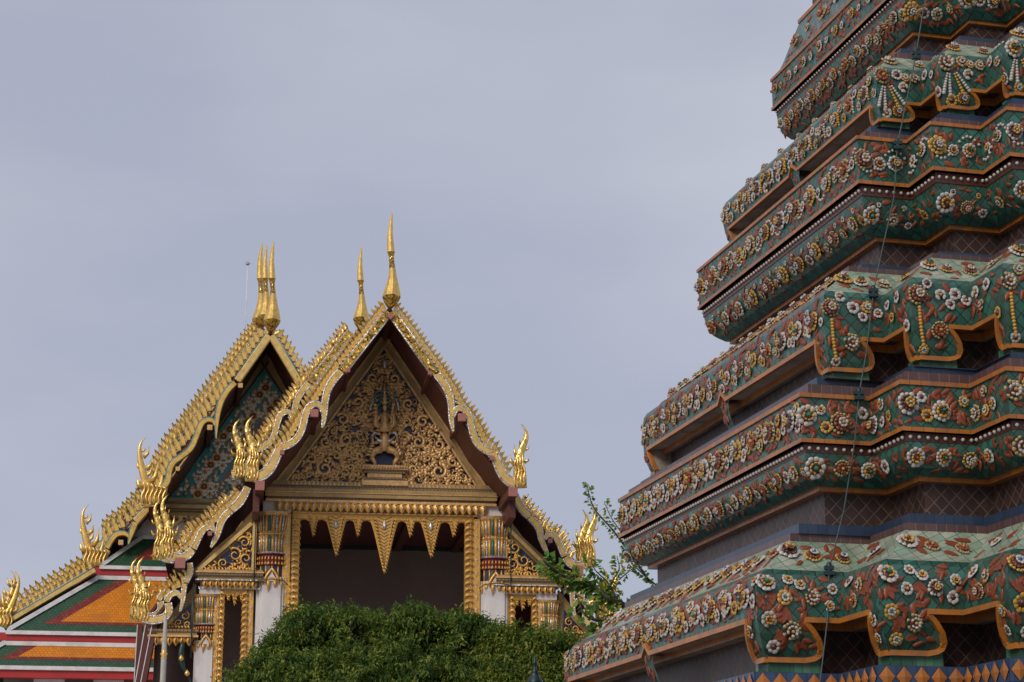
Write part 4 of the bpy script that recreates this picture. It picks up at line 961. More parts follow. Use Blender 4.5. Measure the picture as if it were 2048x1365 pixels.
l2 = [(L2[0][0][0][0], L2[0][0][0][1]), (L2[0][0][3][0], L2[0][0][3][1]), (L2[2][0][3][0], L2[2][0][3][1]), (L2[3][0][3][0], L2[3][0][3][1]-.05)]
l3 = [(L3[0][0][0][0]-.1, L3[0][0][0][1]), (L3[2][0][2][0], L3[2][0][2][1]), (L3[3][0][3][0], L3[3][0][3][1]-.05)]
l3b = [(l2[3][0]-.25, l2[3][1]-.5), (L3[3][0][3][0], L3[3][0][3][1]+.05)]
for ln in (l2, l3b):
    roofslab(hall, B1, ln, -.12, 2.95, .12, ['roof_green', 'maroon'], AU)
    roofslab(hall, B1, [(u+.33, z+.45) for u, z in ln], 3.08, 30., .12, ['roof_green', 'maroon'], AU)
# purlins
X_ = lambda x: 500+x/3.413
Y_ = lambda y: 580+y/3.413
purlin(hall, B1, X_(960), Y_(180), VB-.02, .062, (1,), AU, rot=math.pi/4)
for x, y, s in ((1228, 568, .045), (1445, 872, .09), (1652, 1148, .05)): purlin(hall, B1, X_(x), Y_(y), VB-.02, s, (1, -1), AU)
purlin(hall, B1, 950+305/4.014, 960+97/4.014, VB-.1, .105, (1, -1), AU, .6)
purlin(hall, B1, 950+603/4.014, 960+490/4.014, -.4, .05, (1, -1), AU, .6)
purlin(hall, B1, 950+828/4.014, 960+730/4.014, -.5, .12, (1, -1), AU, .8)
for mir in (1, -1):
    # maroon fascia post under the gable end
    u, z = B1.uz(950+300/4.014, 960+190/4.014, -1.5)
    mb = MB(); uu = AU+mir*(u-AU); mb.box(B1.P(uu-.08, -1.5, z-.35), B1.ux*.16, B1.vy*1.6, Vector((0, 0, .55)), 0); mb.build('eave_bracket', ['maroon'], hall)
# gable wall and pediment
zf = lambda y, x=768, v=0: B1.uz(x, y, v)[1]
ZC = zf(978)
inner = [(u, z-.14) for u, z in mainline]
gw = [(AU, inner[0][1])]+[(p[0], p[1]) for p in inner[1:4]]+[(3.05, ZC), (-3.1, ZC)]+[(2*AU-p[0], p[1]) for p in inner[3:0:-1]]
wall('gable_wall', hall, B1, gw, .10, .45, ['gold_dull'])
AP = B1.uz(768, 699); PL = B1.uz(573, 966); PR = (2*AU-PL[0], PL[1])
wall('pediment_panel', hall, B1, [AP, PL, PR], .04, .12, ['blue_glass'])
mb = MB()
for (a, b) in ((AP, PL), (PR, AP), (PL, PR)):
    a, b = np.array(a), np.array(b); t = (b-a)/np.hypot(*(b-a)); n = np.array([t[1], -t[0]])
    if (a+n)[1] < min(a[1], b[1])-.9 and abs(t[1]) < .2: n = -n*0+np.array([0, -1.])
    if abs(t[1]) > .2:
        c = np.array([AU, (AP[1]+PL[1])/2]); n = n if np.dot((a+b)/2+n-c, n) > 0 else -n
        for w0, w1, vv in ((0, .05, -.04), (.05, .20, .03), (.20, .25, -.03)):
            q = [a+n*w0-t*.3*(w0 > -1), b+n*w0+t*.1, b+n*w1+t*.1, a+n*w1-t*.3]
            mb.prism([B1.P(p[0], vv, p[1]) for p in q], B1.vy*.12, 0 if vv < 0 else 1)
mb.build('pediment_frame', ['gold_carving', 'gold_dull'], hall)
def inside(u, z, m=.0):
    if z < PL[1]+m: return False
    hw = (PR[0]-AU)*(AP[1]-z)/(AP[1]-PL[1]); return abs(u-AU) < hw-m*1.15
mb = MB(); taken = []
SC_ = [(1290, 1240, 60), (1478, 1262, 46), (1115, 1225, 30), (1215, 1150, 34), (1150, 1040, 50), (1290, 1060, 44), (1080, 780, 44), (1180, 900, 48), (1070, 905, 34), (985, 610, 44), (1000, 700, 26), (1385, 1180, 40), (1560, 1320, 24), (940, 480, 30), (1090, 1140, 30), (1240, 985, 26), (1390, 1290, 26), (1060, 990, 26)]
for k, (x, y, r) in enumerate(SC_):
    u, z = B1.uz(X_(x), Y_(y), 0); rr = r/3.413*50/4140
    if not inside(u, z, .03): continue
    for m in (1, -1):
        scroll(mb, B1, AU+m*(u-AU), z, rr, m*(1 if k % 2 else -1), (1.2+k*1.7) if m > 0 else math.pi-(1.2+k*1.7), .03, 0, 1.3, .054)
    taken.append((u-AU, z, rr))
cx = .42
for _ in range(2600):
    u = R.uniform(.0, 2.3); z = R.uniform(PL[1], AP[1])
    if not inside(AU+u, z, .06): continue
    if u < (.40 if z < 12.6 else .18) and 11.1 < z < 13.6: continue
    if any(math.hypot(u-a, z-b) < c*.95+.02 for a, b, c in taken): continue
    rr = R.uniform(.055, .095); taken.append((u, z, rr*.62)); a = R.random()*6.28
    for m in (1, -1):
        if R.random() < .35: scroll(mb, B1, AU+m*u, z, rr*1.0, m, a if m > 0 else math.pi-a, .03, 0, 1.0, .024)
        else:
            for d in (0, 1.2, 2.4): tongue(mb, B1, AU+m*u, z, (a+d) if m > 0 else math.pi-(a+d), rr*2.1, .03, 0, .6)
mb.build('pediment_scrollwork', ['gold_carving'], hall)
# central figure on its pedestal
mb = MB(); q = lambda x, y: B1.uz(X_(x-13), Y_(y), -.0)
for (y0, y1, w_, d) in ((1212, 1234, 155, .22), (1238, 1256, 140, .18), (1260, 1288, 118, .14), (1292, 1312, 135, .18), (1316, 1342, 155, .22)):
    a = q(930-w_, y1); b = q(930+w_, y0); hbox_uv(mb, B1, a[0], b[0], a[1], b[1], -d, .08, 3 if y0 in (1238, 1292) else 0)
for k in range(15): a = q(790+k*20, 1208); tongue(mb, B1, a[0], a[1]-.1, math.pi/2, .10, -.19, 0, .6)
def lim(P, r, mi=0, v=-.14):
    mb.tube([B1.P(*(lambda p: (p[0], v-.0, p[1]))(q(x, y))) for x, y in P], [k/3.413/95 for k in r], 8, mi)
for s in (-1, 1):
    lim([(930+s*20, 1095), (930+s*70, 1112), (930+s*92, 1150)], [34, 30, 22]); lim([(930+s*92, 1150), (930+s*70, 1180), (930+s*62, 1206)], [22, 18, 14]); lim([(930+s*60, 1207), (930+s*95, 1210)], [12, 8], 1)
    lim([(930+s*38, 1040), (930+s*80, 1060), (930+s*86, 1010)], [22, 18, 14]); lim([(930+s*86, 1010), (930+s*70, 985), (930+s*40, 985)], [14, 12, 10], 1)
    lim([(930+s*30, 950), (930+s*64, 930), (930+s*60, 870), (930+s*52, 800)], [18, 24, 20, 6]); lim([(930+s*24, 860), (930+s*52, 900), (930+s*34, 925)], [14, 12, 10])
    lim([(930+s*62, 800), (930+s*74, 740), (930+s*60, 690)], [8, 8, 3], 2); lim([(930+s*100, 830), (930+s*86, 780), (930+s*64, 720)], [10, 10, 4], 1)
lim([(930, 1110), (930, 1060), (930, 1010), (930, 985)], [34, 46, 42, 22]); lim([(930, 980), (930, 940), (930, 900), (930, 860), (930, 835)], [56, 50, 34, 34, 12])
lim([(930, 838), (930, 815), (930, 790)], [12, 22, 18]); lim([(930, 790), (930, 770), (930, 740), (930, 690), (930, 610)], [26, 20, 16, 8, 2])
lim([(930-34, 800), (930-20, 700), (930-8, 640)], [6, 6, 2], 2); lim([(930+34, 800), (930+20, 700), (930+8, 640)], [6, 6, 2], 2)
lim([(930, 545), (930, 500), (930, 465)], [10, 24, 4], 1)
for k in range(9):
    for s in (-1, 1):
        a = q(930+s*(26+k*3.5), 1000-k*24); tongue(mb, B1, a[0], a[1], math.pi/2-s*(.9-.05*k), .16, -.12, 0, .6)
for s in (-1, 1):
    for k in range(5): a = q(930+s*(95-k*8), 1140-k*20); tongue(mb, B1, a[0], a[1], math.pi/2-s*1.0, .15, -.14, 0, .6)
    for k in range(4): a = q(930+s*(46+k*5), 900-k*32); tongue(mb, B1, a[0], a[1], math.pi/2-s*.5, .2, -.10, 0 if k % 2 else 2, .45)
lim([(930-70, 1012), (930-40, 1040), (930, 1046), (930+40, 1040), (930+70, 1012)], [8, 12, 16, 12, 8], 1, -.2); lim([(930-52, 925), (930, 935), (930+52, 925)], [9, 16, 9], 0, -.2)
for y, w_ in ((775, 26), (752, 20), (728, 15), (704, 10)): lim([(930-w_, y), (930+w_, y)], [6, 6], 0, -.16)
mb.build('pediment_figure', ['gold_carving', 'silver_mosaic', 'teal_glass', 'gilt_moulding'], hall)
# cornice
UL, UR = B1.uz(541, 995)[0], -B1.uz(541, 995)[0]+2*AU
def cornice(par, fr, u0, u1, rows, mats=('gilt_moulding', 'gold_dull', 'gold_carving', 'silver_mosaic')):
    mb = MB()
    for (z0, z1, d, mi) in rows: hbox_uv(mb, fr, u0-d*.5, u1+d*.5, z0, z1, -d, .35, mi)
    return mb.build('cornice', list(mats), par)
cornice(hall, B1, UL, UR, [(zf(1031), zf(1029), .12, 2), (zf(1029), zf(1027), .05, 1), (zf(1027), zf(1011), .05, 1), (zf(1011), zf(1006), .24, 2), (zf(1006), zf(1001), .19, 0), (zf(1001), zf(993), .26, 1), (zf(993), zf(991.6), .29, 2), (zf(991), zf(984), .24, 1), (zf(984), zf(976), .17, 0), (zf(976), zf(968), .12, 1)])
mb = MB(); n = 46
for k in range(n):
    u = PL[0]+(PR[0]-PL[0])*(k+.5)/n; z = zf(978)
    mb.prism([B1.P(u-.048, -.16, z+.0), B1.P(u+.048, -.16, z+.0), B1.P(u, -.16, z+.13)], B1.vy*.03, 0)
mb.build('cresting', ['gold_carving'], hall)
for k in range(31):
    u = AU+(k-15)*.172; inst('fringe_leaf', DROP, hall, fmat(B1, u, -.20, zf(1008.5), 1.))
# doorway
ZH = zf(1035)
mb = MB(); hbox(mb, B1, -2.35, 2.3, zf(1041), zf(1031), -.04, .2, 0); mb.build('door_head', ['gold_bright_carving'], hall)
ux = lambda x, y=1050: B1.uz(x, y)[0]
for (x, w_, ty, big) in ((626, 22, 1075, 0), (672, 46, 1114, 1), (715, 22, 1075, 0), (768.5, 60, 1149, 1), (820, 22, 1076, 0), (861.5, 46, 1117, 1), (906.5, 22, 1076, 0)):
    pendant(hall, B1, (ux(x-w_/2), ux(x+w_/2), zf(1036)), B1.uz(x, ty), -.02, big)
mb = MB(); xs = [(601, 615), (637, 649), (695, 704), (726, 739), (798, 809), (831, 839), (884, 896), (917, 930)]
for a, b in xs:
    P = []
    for k in range(9): t = k/8; P.append((ux(a-6+(b-a+12)*t), zf(1041-0)+(-.10+.085*math.sin(math.pi*t))))
    P += [(ux(b+6), zf(1034)), (ux(a-6), zf(1034))]
    mb.prism([B1.P(u, 0, z) for u, z in P], B1.vy*.06, 0)
mb.build('door_valance', ['gold_bright_carving'], hall)
FLOOR = 2.2
jamb(hall, B1, ux(567), ux(600), zf(1033), FLOOR, -.05, 1); jamb(hall, B1, ux(930), ux(960), zf(1035), FLOOR, -.05, -1)
ZT, ZS = zf(1031), zf(1168)
for x in (545, 990): column(hall, B1, B1.uz(x, 1100)[0], .22, ZT, ZS, FLOOR, .74, 1.)
for x0, x1 in ((525, 585), (955, 1018)):
    mb = MB(); hbox(mb, B1, ux(x0), ux(x1), zf(1030), zf(1009), -.12, .5, 0); mb.build('abacus', ['white_plaster'], hall)
# rain pipes beside the columns
for x in (511.5, 583, 1019): 
    mb = MB(); mb.tube([B1.P(ux(x), -.28, zf(1172)), B1.P(ux(x), -.28, zf(1022)), B1.P(ux(x), .0, zf(1018))], .016, 6); mb.build('pipe', ['dark_green_paint'], hall)
for x in (545, 990):
    mb = MB(); u = ux(x); mb.tube([B1.P(u-.42, -.22, zf(1176)), B1.P(u-.3, -.40, zf(1170)), B1.P(u, -.46, zf(1168)), B1.P(u+.3, -.40, zf(1170)), B1.P(u+.42, -.22, zf(1176))], .014, 6); mb.build('pipe', ['dark_green_paint'], hall)
# hall room behind the doorway
zc5 = B1.uz(768, 1094, 5.)[1]
wall('room_wall', hall, B1, [(-3.2, FLOOR), (3.1, FLOOR), (3.1, 12.), (-3.2, 12.)], 5., 5.2, ['room_wall'])
mb = MB(); hbox(mb, B1, -3.2, 3.1, zc5, zc5+.15, .3, 5., 0); hbox(mb, B1, -3.2, 3.1, zc5-.10, zc5, 4.85, 5., 1)
for k in range(4): hbox(mb, B1, -2.6+k*1.6, -2.4+k*1.6, zc5-.14, zc5-.002, .4, 4.9, 0)
mb.build('ceiling', ['maroon', 'dark_green_paint'], hall)
for u in (-3.2, 2.95): wall('side_wall', hall, B1, [(u, FLOOR), (u+.15, FLOOR), (u+.15, 11.), (u, 11.)], .5, 5.0, ['room_wall'])
wall('porch_floor', hall, B1, [(-6.5, 0), (6.4, 0), (6.4, FLOOR), (-6.5, FLOOR)], -1.5, 34., ['white_plaster'])
# side aisles (left-hand ones traced, right-hand ones mirrored)
mz = lambda u, m: AU+m*(u-AU)
def pxu(x, y, v=0): return B1.uz(x, y, v)
for m in (-1, 1):
    f = lambda p: (mz(p[0], -m), p[1])        # traced on the left: m=-1 keeps them
    def W2(name, pts, v0, v1, mats):
        P = [f(p) for p in pts]
        return wall(name, hall, B1, P, v0, v1, mats)
    W2('gable_wall', [pxu(376, 1150), pxu(517, 1150), pxu(517, 1005), pxu(470, 1062), pxu(430, 1095)], .12, .4, ['gold_dull'])
    a, b, c = pxu(408, 1142), pxu(504, 1142), pxu(504, 1060)
    W2('pediment_panel', [a, b, c], .06, .13, ['blue_glass'])
    mb = MB()
    for (p, q_) in (((a[0]-.12, a[1]), (c[0], c[1]+.14)),):
        p, q_ = np.array(p), np.array(q_); t = (q_-p)/np.hypot(*(q_-p)); n = np.array([-t[1], t[0]])
        mb.prism([B1.P(*(lambda s: (s[0], -.03, s[1]))(f(s))) for s in (p-n*.02, q_-n*.02, q_+n*.07, p+n*.07)], B1.vy*.12, 0)
    x0, x1 = sorted((f(pxu(504, 1100))[0], f(pxu(512, 1100))[0])); hbox(mb, B1, x0, x1, a[1], zf(1040), -.05, .1, 0)
    mb.build('pediment_frame', ['gold_board'], hall)
    mb = MB(); tk = []
    for (x, y, r) in ((489, 1085, 13), (470, 1110, 15), (492, 1118, 13), (446, 1127, 10), (497, 1072, 6), (428, 1135, 5)):
        u, z = f(pxu(x, y)); rr = r*50/4140; scroll(mb, B1, u, z, rr, m, x*.7, .03, 0, 1.3, .03); tk.append((u, z, rr))
    lo, hi = sorted((f(a)[0], f(b)[0]))
    for _ in range(500):
        u = R.uniform(lo, hi); z = R.uniform(a[1]+.03, c[1]); t = abs(u-f(a)[0])/abs(hi-lo)
        if z > a[1]+t*(c[1]-a[1])-.06 or any(math.hypot(u-p, z-q_) < r+.02 for p, q_, r in tk): continue
        tk.append((u, z, .04)); a_ = R.random()*6
        for d in (0, 1.4): tongue(mb, B1, u, z, a_+d, .13, .03, 0, .5)
    for k in range(14): u = lo+(hi-lo)*(k+.5)/14; tongue(mb, B1, u, a[1], math.pi/2-.2, .11, .0, 0, .6)
    mb.build('pediment_scrollwork', ['gold_bright_carving'], hall)
    lo, hi = sorted((f(pxu(403, 1150))[0], f(pxu(517, 1150))[0])); z_ = lambda y: B1.uz(460, y)[1]
    cornice(hall, B1, lo, hi, [(z_(1180), z_(1176), .12, 3), (z_(1176), z_(1164), .04, 1), (z_(1164), z_(1162), .26, 3), (z_(1162), z_(1155), .18, 1), (z_(1155), z_(1149), .24, 0), (z_(1149), z_(1146), .27, 2), (z_(1146), z_(1142), .2, 1)])
    for k in range(9): inst('fringe_leaf', DROPS, hall, fmat(B1, lo+.03+(hi-lo-.06)*(k+.5)/9, -.19, z_(1163.5), 1.))
    # door of the aisle
    lo, hi = sorted((f(pxu(428, 1200))[0], f(pxu(449, 1200))[0])); jamb(hall, B1, lo, hi, z_(1181), FLOOR, -.04, -m)
    lo, hi = sorted((f(pxu(485, 1200))[0], f(pxu(507, 1200))[0])); jamb(hall, B1, lo, hi, z_(1181), FLOOR, -.04, m)
    lo, hi = sorted((f(pxu(440, 1200))[0], f(pxu(495, 1200))[0])); mb = MB(); hbox(mb, B1, lo, hi, z_(1190), z_(1180), -.03, .1, 0); mb.build('door_head', ['gold_bright_carving'], hall)
    for (x, w_, ty) in ((455.5, 9, 1203), (468.7, 13, 1213), (482, 9, 1204)):
        l_, h_ = sorted((f(pxu(x-w_/2, 1200))[0], f(pxu(x+w_/2, 1200))[0])); t_ = f(pxu(x, ty)); pendant(hall, B1, (l_, h_, z_(1187)), t_, -.01, 0)
    W2('room_wall', [pxu(380, 1190), pxu(520, 1190), (pxu(520, 1190)[0], FLOOR), (pxu(380, 1190)[0], FLOOR)], 1.3, 1.45, ['room_wall' if m < 0 else 'maroon'])
    # small column
    p = f(pxu(413.5, 1240)); column(hall, B1, p[0], .2, B1.uz(413, 1190)[1], B1.uz(413, 1290)[1], FLOOR, .56, .8)
    lo, hi = sorted((f(pxu(398, 1200))[0], f(pxu(441, 1200))[0])); mb = MB(); hbox(mb, B1, lo, hi, B1.uz(413, 1189)[1], z_(1176), -.1, .4, 0); mb.build('abacus', ['white_plaster'], hall)
    for x in (386.5,):
        u = f(pxu(x, 1200))[0]; mb = MB(); mb.tube([B1.P(u, -.25, z_(1320)), B1.P(u, -.25, z_(1170))], .016, 6); mb.build('pipe', ['dark_green_paint'], hall)
    # outermost bay
    W2('gable_wall', [pxu(300, 1275), pxu(392, 1275), pxu(392, 1165), pxu(350, 1215)], .16, .4, ['gold_dull'])
    a, b, c = pxu(330, 1258), pxu(382, 1258), pxu(382, 1205); W2('pediment_panel', [a, b, c], .08, .17, ['blue_glass'])
    mb = MB(); lo, hi = sorted((f(a)[0], f(b)[0]))
    for (x, y, r) in ((370, 1232, 9), (357, 1246, 8), (375, 1249, 7), (345, 1252, 5)):
        u, z = f(pxu(x, y)); scroll(mb, B1, u, z, r*50/4140, m, x*.7, .05, 0, 1.3, .028)
    for k in range(8): tongue(mb, B1, lo+(hi-lo)*(k+.5)/8, a[1], math.pi/2, .11, .04, 0, .6)
    mb.build('pediment_scrollwork', ['gold_bright_carving'], hall)
    lo, hi = sorted((f(pxu(305, 1270))[0], f(pxu(388, 1270))[0])); z_ = lambda y: B1.uz(350, y)[1]
    cornice(hall, B1, lo, hi, [(z_(1276), z_(1272), .22, 2), (z_(1272), z_(1265), .15, 1), (z_(1265), z_(1260), .2, 0)])
    for k in range(6): inst('fringe_leaf', DROPS, hall, fmat(B1, lo+.03+(hi-lo-.06)*(k+.5)/6, -.15, z_(1275), 1.05))
    W2('side_wall', [pxu(306, 1280), pxu(400, 1280), (pxu(400, 1290)[0], FLOOR), (pxu(306, 1290)[0], FLOOR)], 1., 1.2, ['dark_wood'])
    # naga bracket under the outer eave
    P = [f(pxu(x, y, -.2)) for x, y in ((366, 1285), (362, 1310), (366, 1335), (378, 1356), (384, 1385), (380, 1420))]
    mb = MB(); Q = catmull(P, 3); mb.tube([B1.P(p[0], -.2, p[1]) for p in Q], [.05+.03*math.sin(k*.5) for k in range(len(Q))], 7, 0)
    for k in (4, 8, 12): p = Q[k]; mb.lathe(B1.P(p[0], -.28, p[1]-.06), [(.01, 0), (.07, .05), (.05, .1), (.005, .16)], 7, 1)
    mb.build('eave_bracket', ['dark_green_paint', 'gold_leaf'], hall)
    # sloping maroon verge planks with pale edges below the outer finials
    for (x0, y0, x1, y1, vv) in ((276, 1250, 266, 1420, 1.5), (292, 1250, 262, 1420, .6), (305, 1250, 272, 1420, -.2)):
        p, q_ = f(pxu(x0, y0, vv)), f(pxu(x1, y1, vv)); mb = MB()
        mb.box(B1.P(p[0], vv, p[1]), Vector(B1.P(q_[0], vv, q_[1]))-Vector(B1.P(p[0], vv, p[1])), B1.ux*.11, B1.vy*.5, 0)
        mb.box(B1.P(p[0]-.025, vv-.01, p[1]), Vector(B1.P(q_[0], vv, q_[1]))-Vector(B1.P(p[0], vv, p[1])), B1.ux*.022, B1.vy*.52, 1)
        mb.build('verge_plank', ['maroon', 'white_roof_trim'], hall)
    # long outer walls of the hall
    lo, hi = sorted((mz(5.3, m), mz(5.5, m))); wall('outer_wall', hall, B1, [(lo, FLOOR), (hi, FLOOR), (hi, 7.5), (lo, 7.5)], 1.4, 32., ['white_plaster'])
wall('back_wall', hall, B1, [(-5.4, FLOOR), (5.3, FLOOR), (5.3, 7.5), (3.2, 12.), (AU, 16.), (-3.3, 12.), (-5.4, 7.5)], 31.7, 32., ['white_plaster'])
# ------------------------------------------------------------------ farther hall
B2 = Frame(9.5, 529, 1020, 72.)
AV = -2.9; A2 = -.11
far = thing('temple_hall', B2.P(0, 0, 0), 'farther hall with turquoise pediment and orange and green tiled skirt roofs, on the left', 'temple', 'gabled temple halls')
def s2(P, ox=0, oy=0, sc=1., v=AV):
    out = []
    for (x, y, h) in P:
        u, z = B2.uz(ox+x/sc, oy+y/sc, v); out.append((2*A2-u, z, h/sc*(72+v)/4140.))
    return out
o5 = dict(ox=150, oy=640, sc=2.968)
MAIN2 = [(s2([(538, 671, 8.5), (475, 761, 8.5)]), 'gold_board'),
         (s2([(950, 372, 18), (905, 420, 19), (870, 480, 19), (850, 550, 17), (842, 620, 12), (838, 705, 3)], **o5), None),
         (s2([(832, 625, 8), (820, 600, 13), (785, 592, 16), (750, 618, 18), (722, 690, 18), (690, 760, 18), (640, 805, 18), (585, 845, 19), (562, 890, 19), (552, 950, 20), (520, 1003, 22)], **o5), None),
         (s2([(525, 1003, 24), (480, 1038, 24), (400, 1055, 20)], **o5), 'gold_board')]
oL = dict(v=-1.2)
LV2 = [(s2([(300, 1012, 7.5), (271, 1043, 8.5)], **oL), 'gold_board'),
       (s2([(271, 1045, 6.5), (266, 1058, 6.5), (261, 1074, 4), (257, 1089, 1)], **oL), None),
       (s2([(259, 1074, 3), (248, 1067, 5), (233, 1069, 6), (222, 1081, 6), (213, 1096, 6.5)], **oL), None),
       (s2([(215, 1100, 7), (205, 1116, 7), (188, 1124, 7), (176, 1120, 6)], **oL), 'gold_board')]
LV3 = [(s2([(190, 1140, 5.5), (8, 1248, 5.5)], v=-2.2), 'gold_board')]
teeth2 = []; ap2 = (0, 20.55)
def tl2(P, **k): return [(u, z, p[2]) for (u, z, _), p in zip(s2(P, **k), P)]
TM2 = tl2([(527, 668, .8), (468, 752, .9), (437, 800, 1.2), (415, 828, 1.1), (385, 872, 1.25), (350, 912, 1.1), (330, 948, 1.1), (316, 985, 1.)])
TLV2 = tl2([(292, 1005, .8), (262, 1037, .9), (245, 1058, .9), (225, 1068, .9), (208, 1090, .9)], **oL)
TLV3 = tl2([(188, 1137, 1.), (12, 1243, 1.)], v=-2.2)
for mir in (-1, 1):
    g2 = ('gold_leaf', 'gold_leaf')
    for (vv, kk, dd, zz) in ((AV, 1., 0, 0), (5., 1.06, .06*mir, 2.35), (8., 1.11, -.0*mir, 3.15)):
        chain(far, B2, vv, MAIN2, mir, A2, g2, 1, 'blue_trim', T2, .25, .95, teeth2, kk, dd, zz, ap2, tl=TM2)
    for (vv, dd, zz) in ((-1.2, 0, 0), (4.5, .25, 1.2), (8., .35, 2.)):
        chain(far, B2, vv, LV2, mir, A2, g2, 1, 'blue_trim', T2, .25, .95, teeth2, 1., dd, zz, tl=TLV2)
    for (vv, dd, zz) in ((-2.2, 0, 0), (0., .05, .45), (2.5, .15, 1.05)):
        chain(far, B2, vv, LV3, mir, A2, g2, 1, 'blue_trim', T2, .24, .72 if vv < 0 else .95, teeth2, 1., dd, zz, tl=TLV3)
    e = MAIN2[3][0][-1]; inst('eave_finial', HH2, far, fmat(B2, A2+mir*(e[0]-A2-.25), AV+.05, e[1]-.25, 1., 0, mir))
    e = LV2[3][0][-1]; inst('eave_finial', HH2, far, fmat(B2, A2+mir*(e[0]-A2-.12), -1.15, e[1]-.25, .92, 0, mir))
    e = LV3[0][0][-1]
    for dx, vv, dz in ((.0, -2.15, .1), (.35, .5, .5)): inst('eave_finial', HH2, far, fmat(B2, A2+mir*(e[0]-A2-.05+dx), vv, e[1]-.2+dz, .80, 0, -mir))
place_many('bargeboard_tooth', far, teeth2, 100)
for (vv, uu, zz) in ((AV, 0, 0), (5., .06, 2.35), (8.2, -.02, 3.05)): finial('ridge_finial', far, B2, A2+uu, vv, ap2[1]+zz-.15, 3.35 if vv < 8 else 3.75, ('gold_leaf', 'gold_mosaic'))
def nrm(S): return [(u, z) for u, z, h in S]
ml2 = [(A2, ap2[1]-.0), nrm(MAIN2[0][0])[1], nrm(MAIN2[2][0])[2], nrm(MAIN2[2][0])[5], nrm(MAIN2[3][0])[1]]
ml2 = [(u, z-.02-.1*(i > 1)) for i, (u, z) in enumerate(ml2)]
roofslab(far, B2, ml2, AV+.2, 5.2, .14, ['roof_green', 'maroon'], A2)
roofslab(far, B2, [(A2+(u-A2)*1.06, 20.55+(z-20.55)*1.06+2.3) for u, z in ml2], 5.2, 8.2, .14, ['roof_green', 'maroon'], A2)
roofslab(far, B2, [(A2+(u-A2)*1.11, 20.55+(z-20.55)*1.11+3.1) for u, z in ml2], 8.2, 40, .14, ['roof_green', 'maroon'], A2)
r2 = [nrm(LV2[0][0])[0], nrm(LV2[0][0])[1], nrm(LV2[2][0])[3], nrm(LV2[3][0])[2]]
roofslab(far, B2, r2, -1., 4.6, .14, ['roof_green', 'maroon'], A2); roofslab(far, B2, [(u+.25, z+1.2) for u, z in r2], 4.6, 38, .14, ['roof_green', 'maroon'], A2)
r3 = nrm(LV3[0][0]); roofslab(far, B2, r3, -2.0, .1, .14, ['roof_green', 'maroon'], A2); roofslab(far, B2, [(u+.05, z+.45) for u, z in r3], .1, 38, .14, ['roof_green', 'maroon'], A2)
y2 = lambda y, x=529, v=0: B2.uz(x, y, v)[1]
ZB = y2(1006); inner = [(u, z-.16) for u, z in ml2]
ga = [(A2, inner[0][1])]+inner[1:5]+[(4.0, ZB)]; ga += [(2*A2-u, z) for u, z in ga[::-1][:-1]]
wall('gable_wall', far, B2, ga, .15, .5, ['gold_dull'])
Q0 = B2.uz(529.5, 737); Q1 = B2.uz(333, 1003); Q2 = (2*A2-Q1[0], Q1[1])
wall('pediment_panel', far, B2, [Q0, Q1, Q2], .05, .16, ['pediment_teal'])
mb = MB()
for m in (1, -1):
    a = np.array(Q0); b = np.array(Q2 if m > 0 else Q1); t = (b-a)/np.hypot(*(b-a)); n = np.array([-t[1], t[0]]); n = n if n[1] > 0 else -n
    for w0, w1, vv, mi in ((0, .06, -.02, 1), (.06, .34, .06, 0), (.34, .40, .0, 2)):
        q_ = [a+n*w0-t*.3, b+n*w0+t*.15, b+n*w1+t*.15, a+n*w1-t*.3]; mb.prism([B2.P(p[0], vv, p[1]) for p in q_], B2.vy*.12, mi)
mb.build('pediment_frame', ['gold_dull', 'maroon', 'gold_carving'], far)
mb = MB()
c0_ = B2.uz(529.5, 834)
for m in (1, -1):
    a = np.array(c0_); e = B2.uz(421, 1004); b = np.array((A2+m*abs(e[0]-A2), e[1])); t = (b-a)/np.hypot(*(b-a)); n = np.array([-t[1], t[0]])*.075
    mb.prism([B2.P(p[0], -.02, p[1]) for p in (a-n, b-n, b+n, a+n)], B2.vy*.1, 0)
    for k in range(40): p = a+(b-a)*(k+.5)/40; mb.lathe(B2.P(p[0], -.03, p[1]-.03), [(.01, 0), (.045, .03), (.01, .06)], 6, 1)
mb.build('pediment_chevron', ['pink_block', 'ceramic_cream'], far)
# rosettes of the turquoise pediment
def rosette(name, a, b, c, n):
    mb = MB()
    for k in range(n): petal(mb, 2*math.pi*k/n, .35, 1., .36, .05, .02, .16, a)
    for k in range(n): petal(mb, 2*math.pi*(k+.5)/n, .1, .6, .22, .15, .18, .12, b)
    mb.lathe((0, 0, .2), [(.2, 0), (.16, .15), (.05, .22)], 7, c)
    return mb.data(name, ['pearl', 'gold_carving', 'ceramic_terracotta', 'gold_leaf'])
RS = [rosette('rosette_a', 1, 2, 1, 8), rosette('rosette_b', 0, 1, 2, 6), rosette('rosette_c', 1, 0, 2, 8)]
mbd = MB(); mbd.lathe((0, 0, 0), [(.05, -.5), (.42, -.25), (.5, 0), (.3, .4), (.03, .9)], 7, 0); mbd.tube([(-.6, 0, -.5), (-.66, 0, .1), (-.25, 0, .8), (0, 0, 1.15), (.25, 0, .8), (.66, 0, .1), (.6, 0, -.5)], .13, 5, 1)
DRP = mbd.data('bud', ['pearl', 'gold_carving'])
items = []; buds = []
def ins2(u, z, m=0): hw = (Q2[0]-A2)*(Q0[1]-z)/(Q0[1]-Q1[1]); return z > Q1[1]+m and abs(u-A2) < hw-m*1.6
row = 0; z = Q0[1]-.75
pt = lambda u, z, s: Matrix(((B2.ux.x*s, 0, -B2.vy.x*s, 0), (B2.ux.y*s, 0, -B2.vy.y*s, 0), (0, s, 0, 0), (0, 0, 0, 1)))
def rmat(u, z, s, v=-.0):
    M = pt(u, z, s); p = B2.P(u, v, z)
    for k in range(3): M[k][3] = p[k]
    return M
taken = []
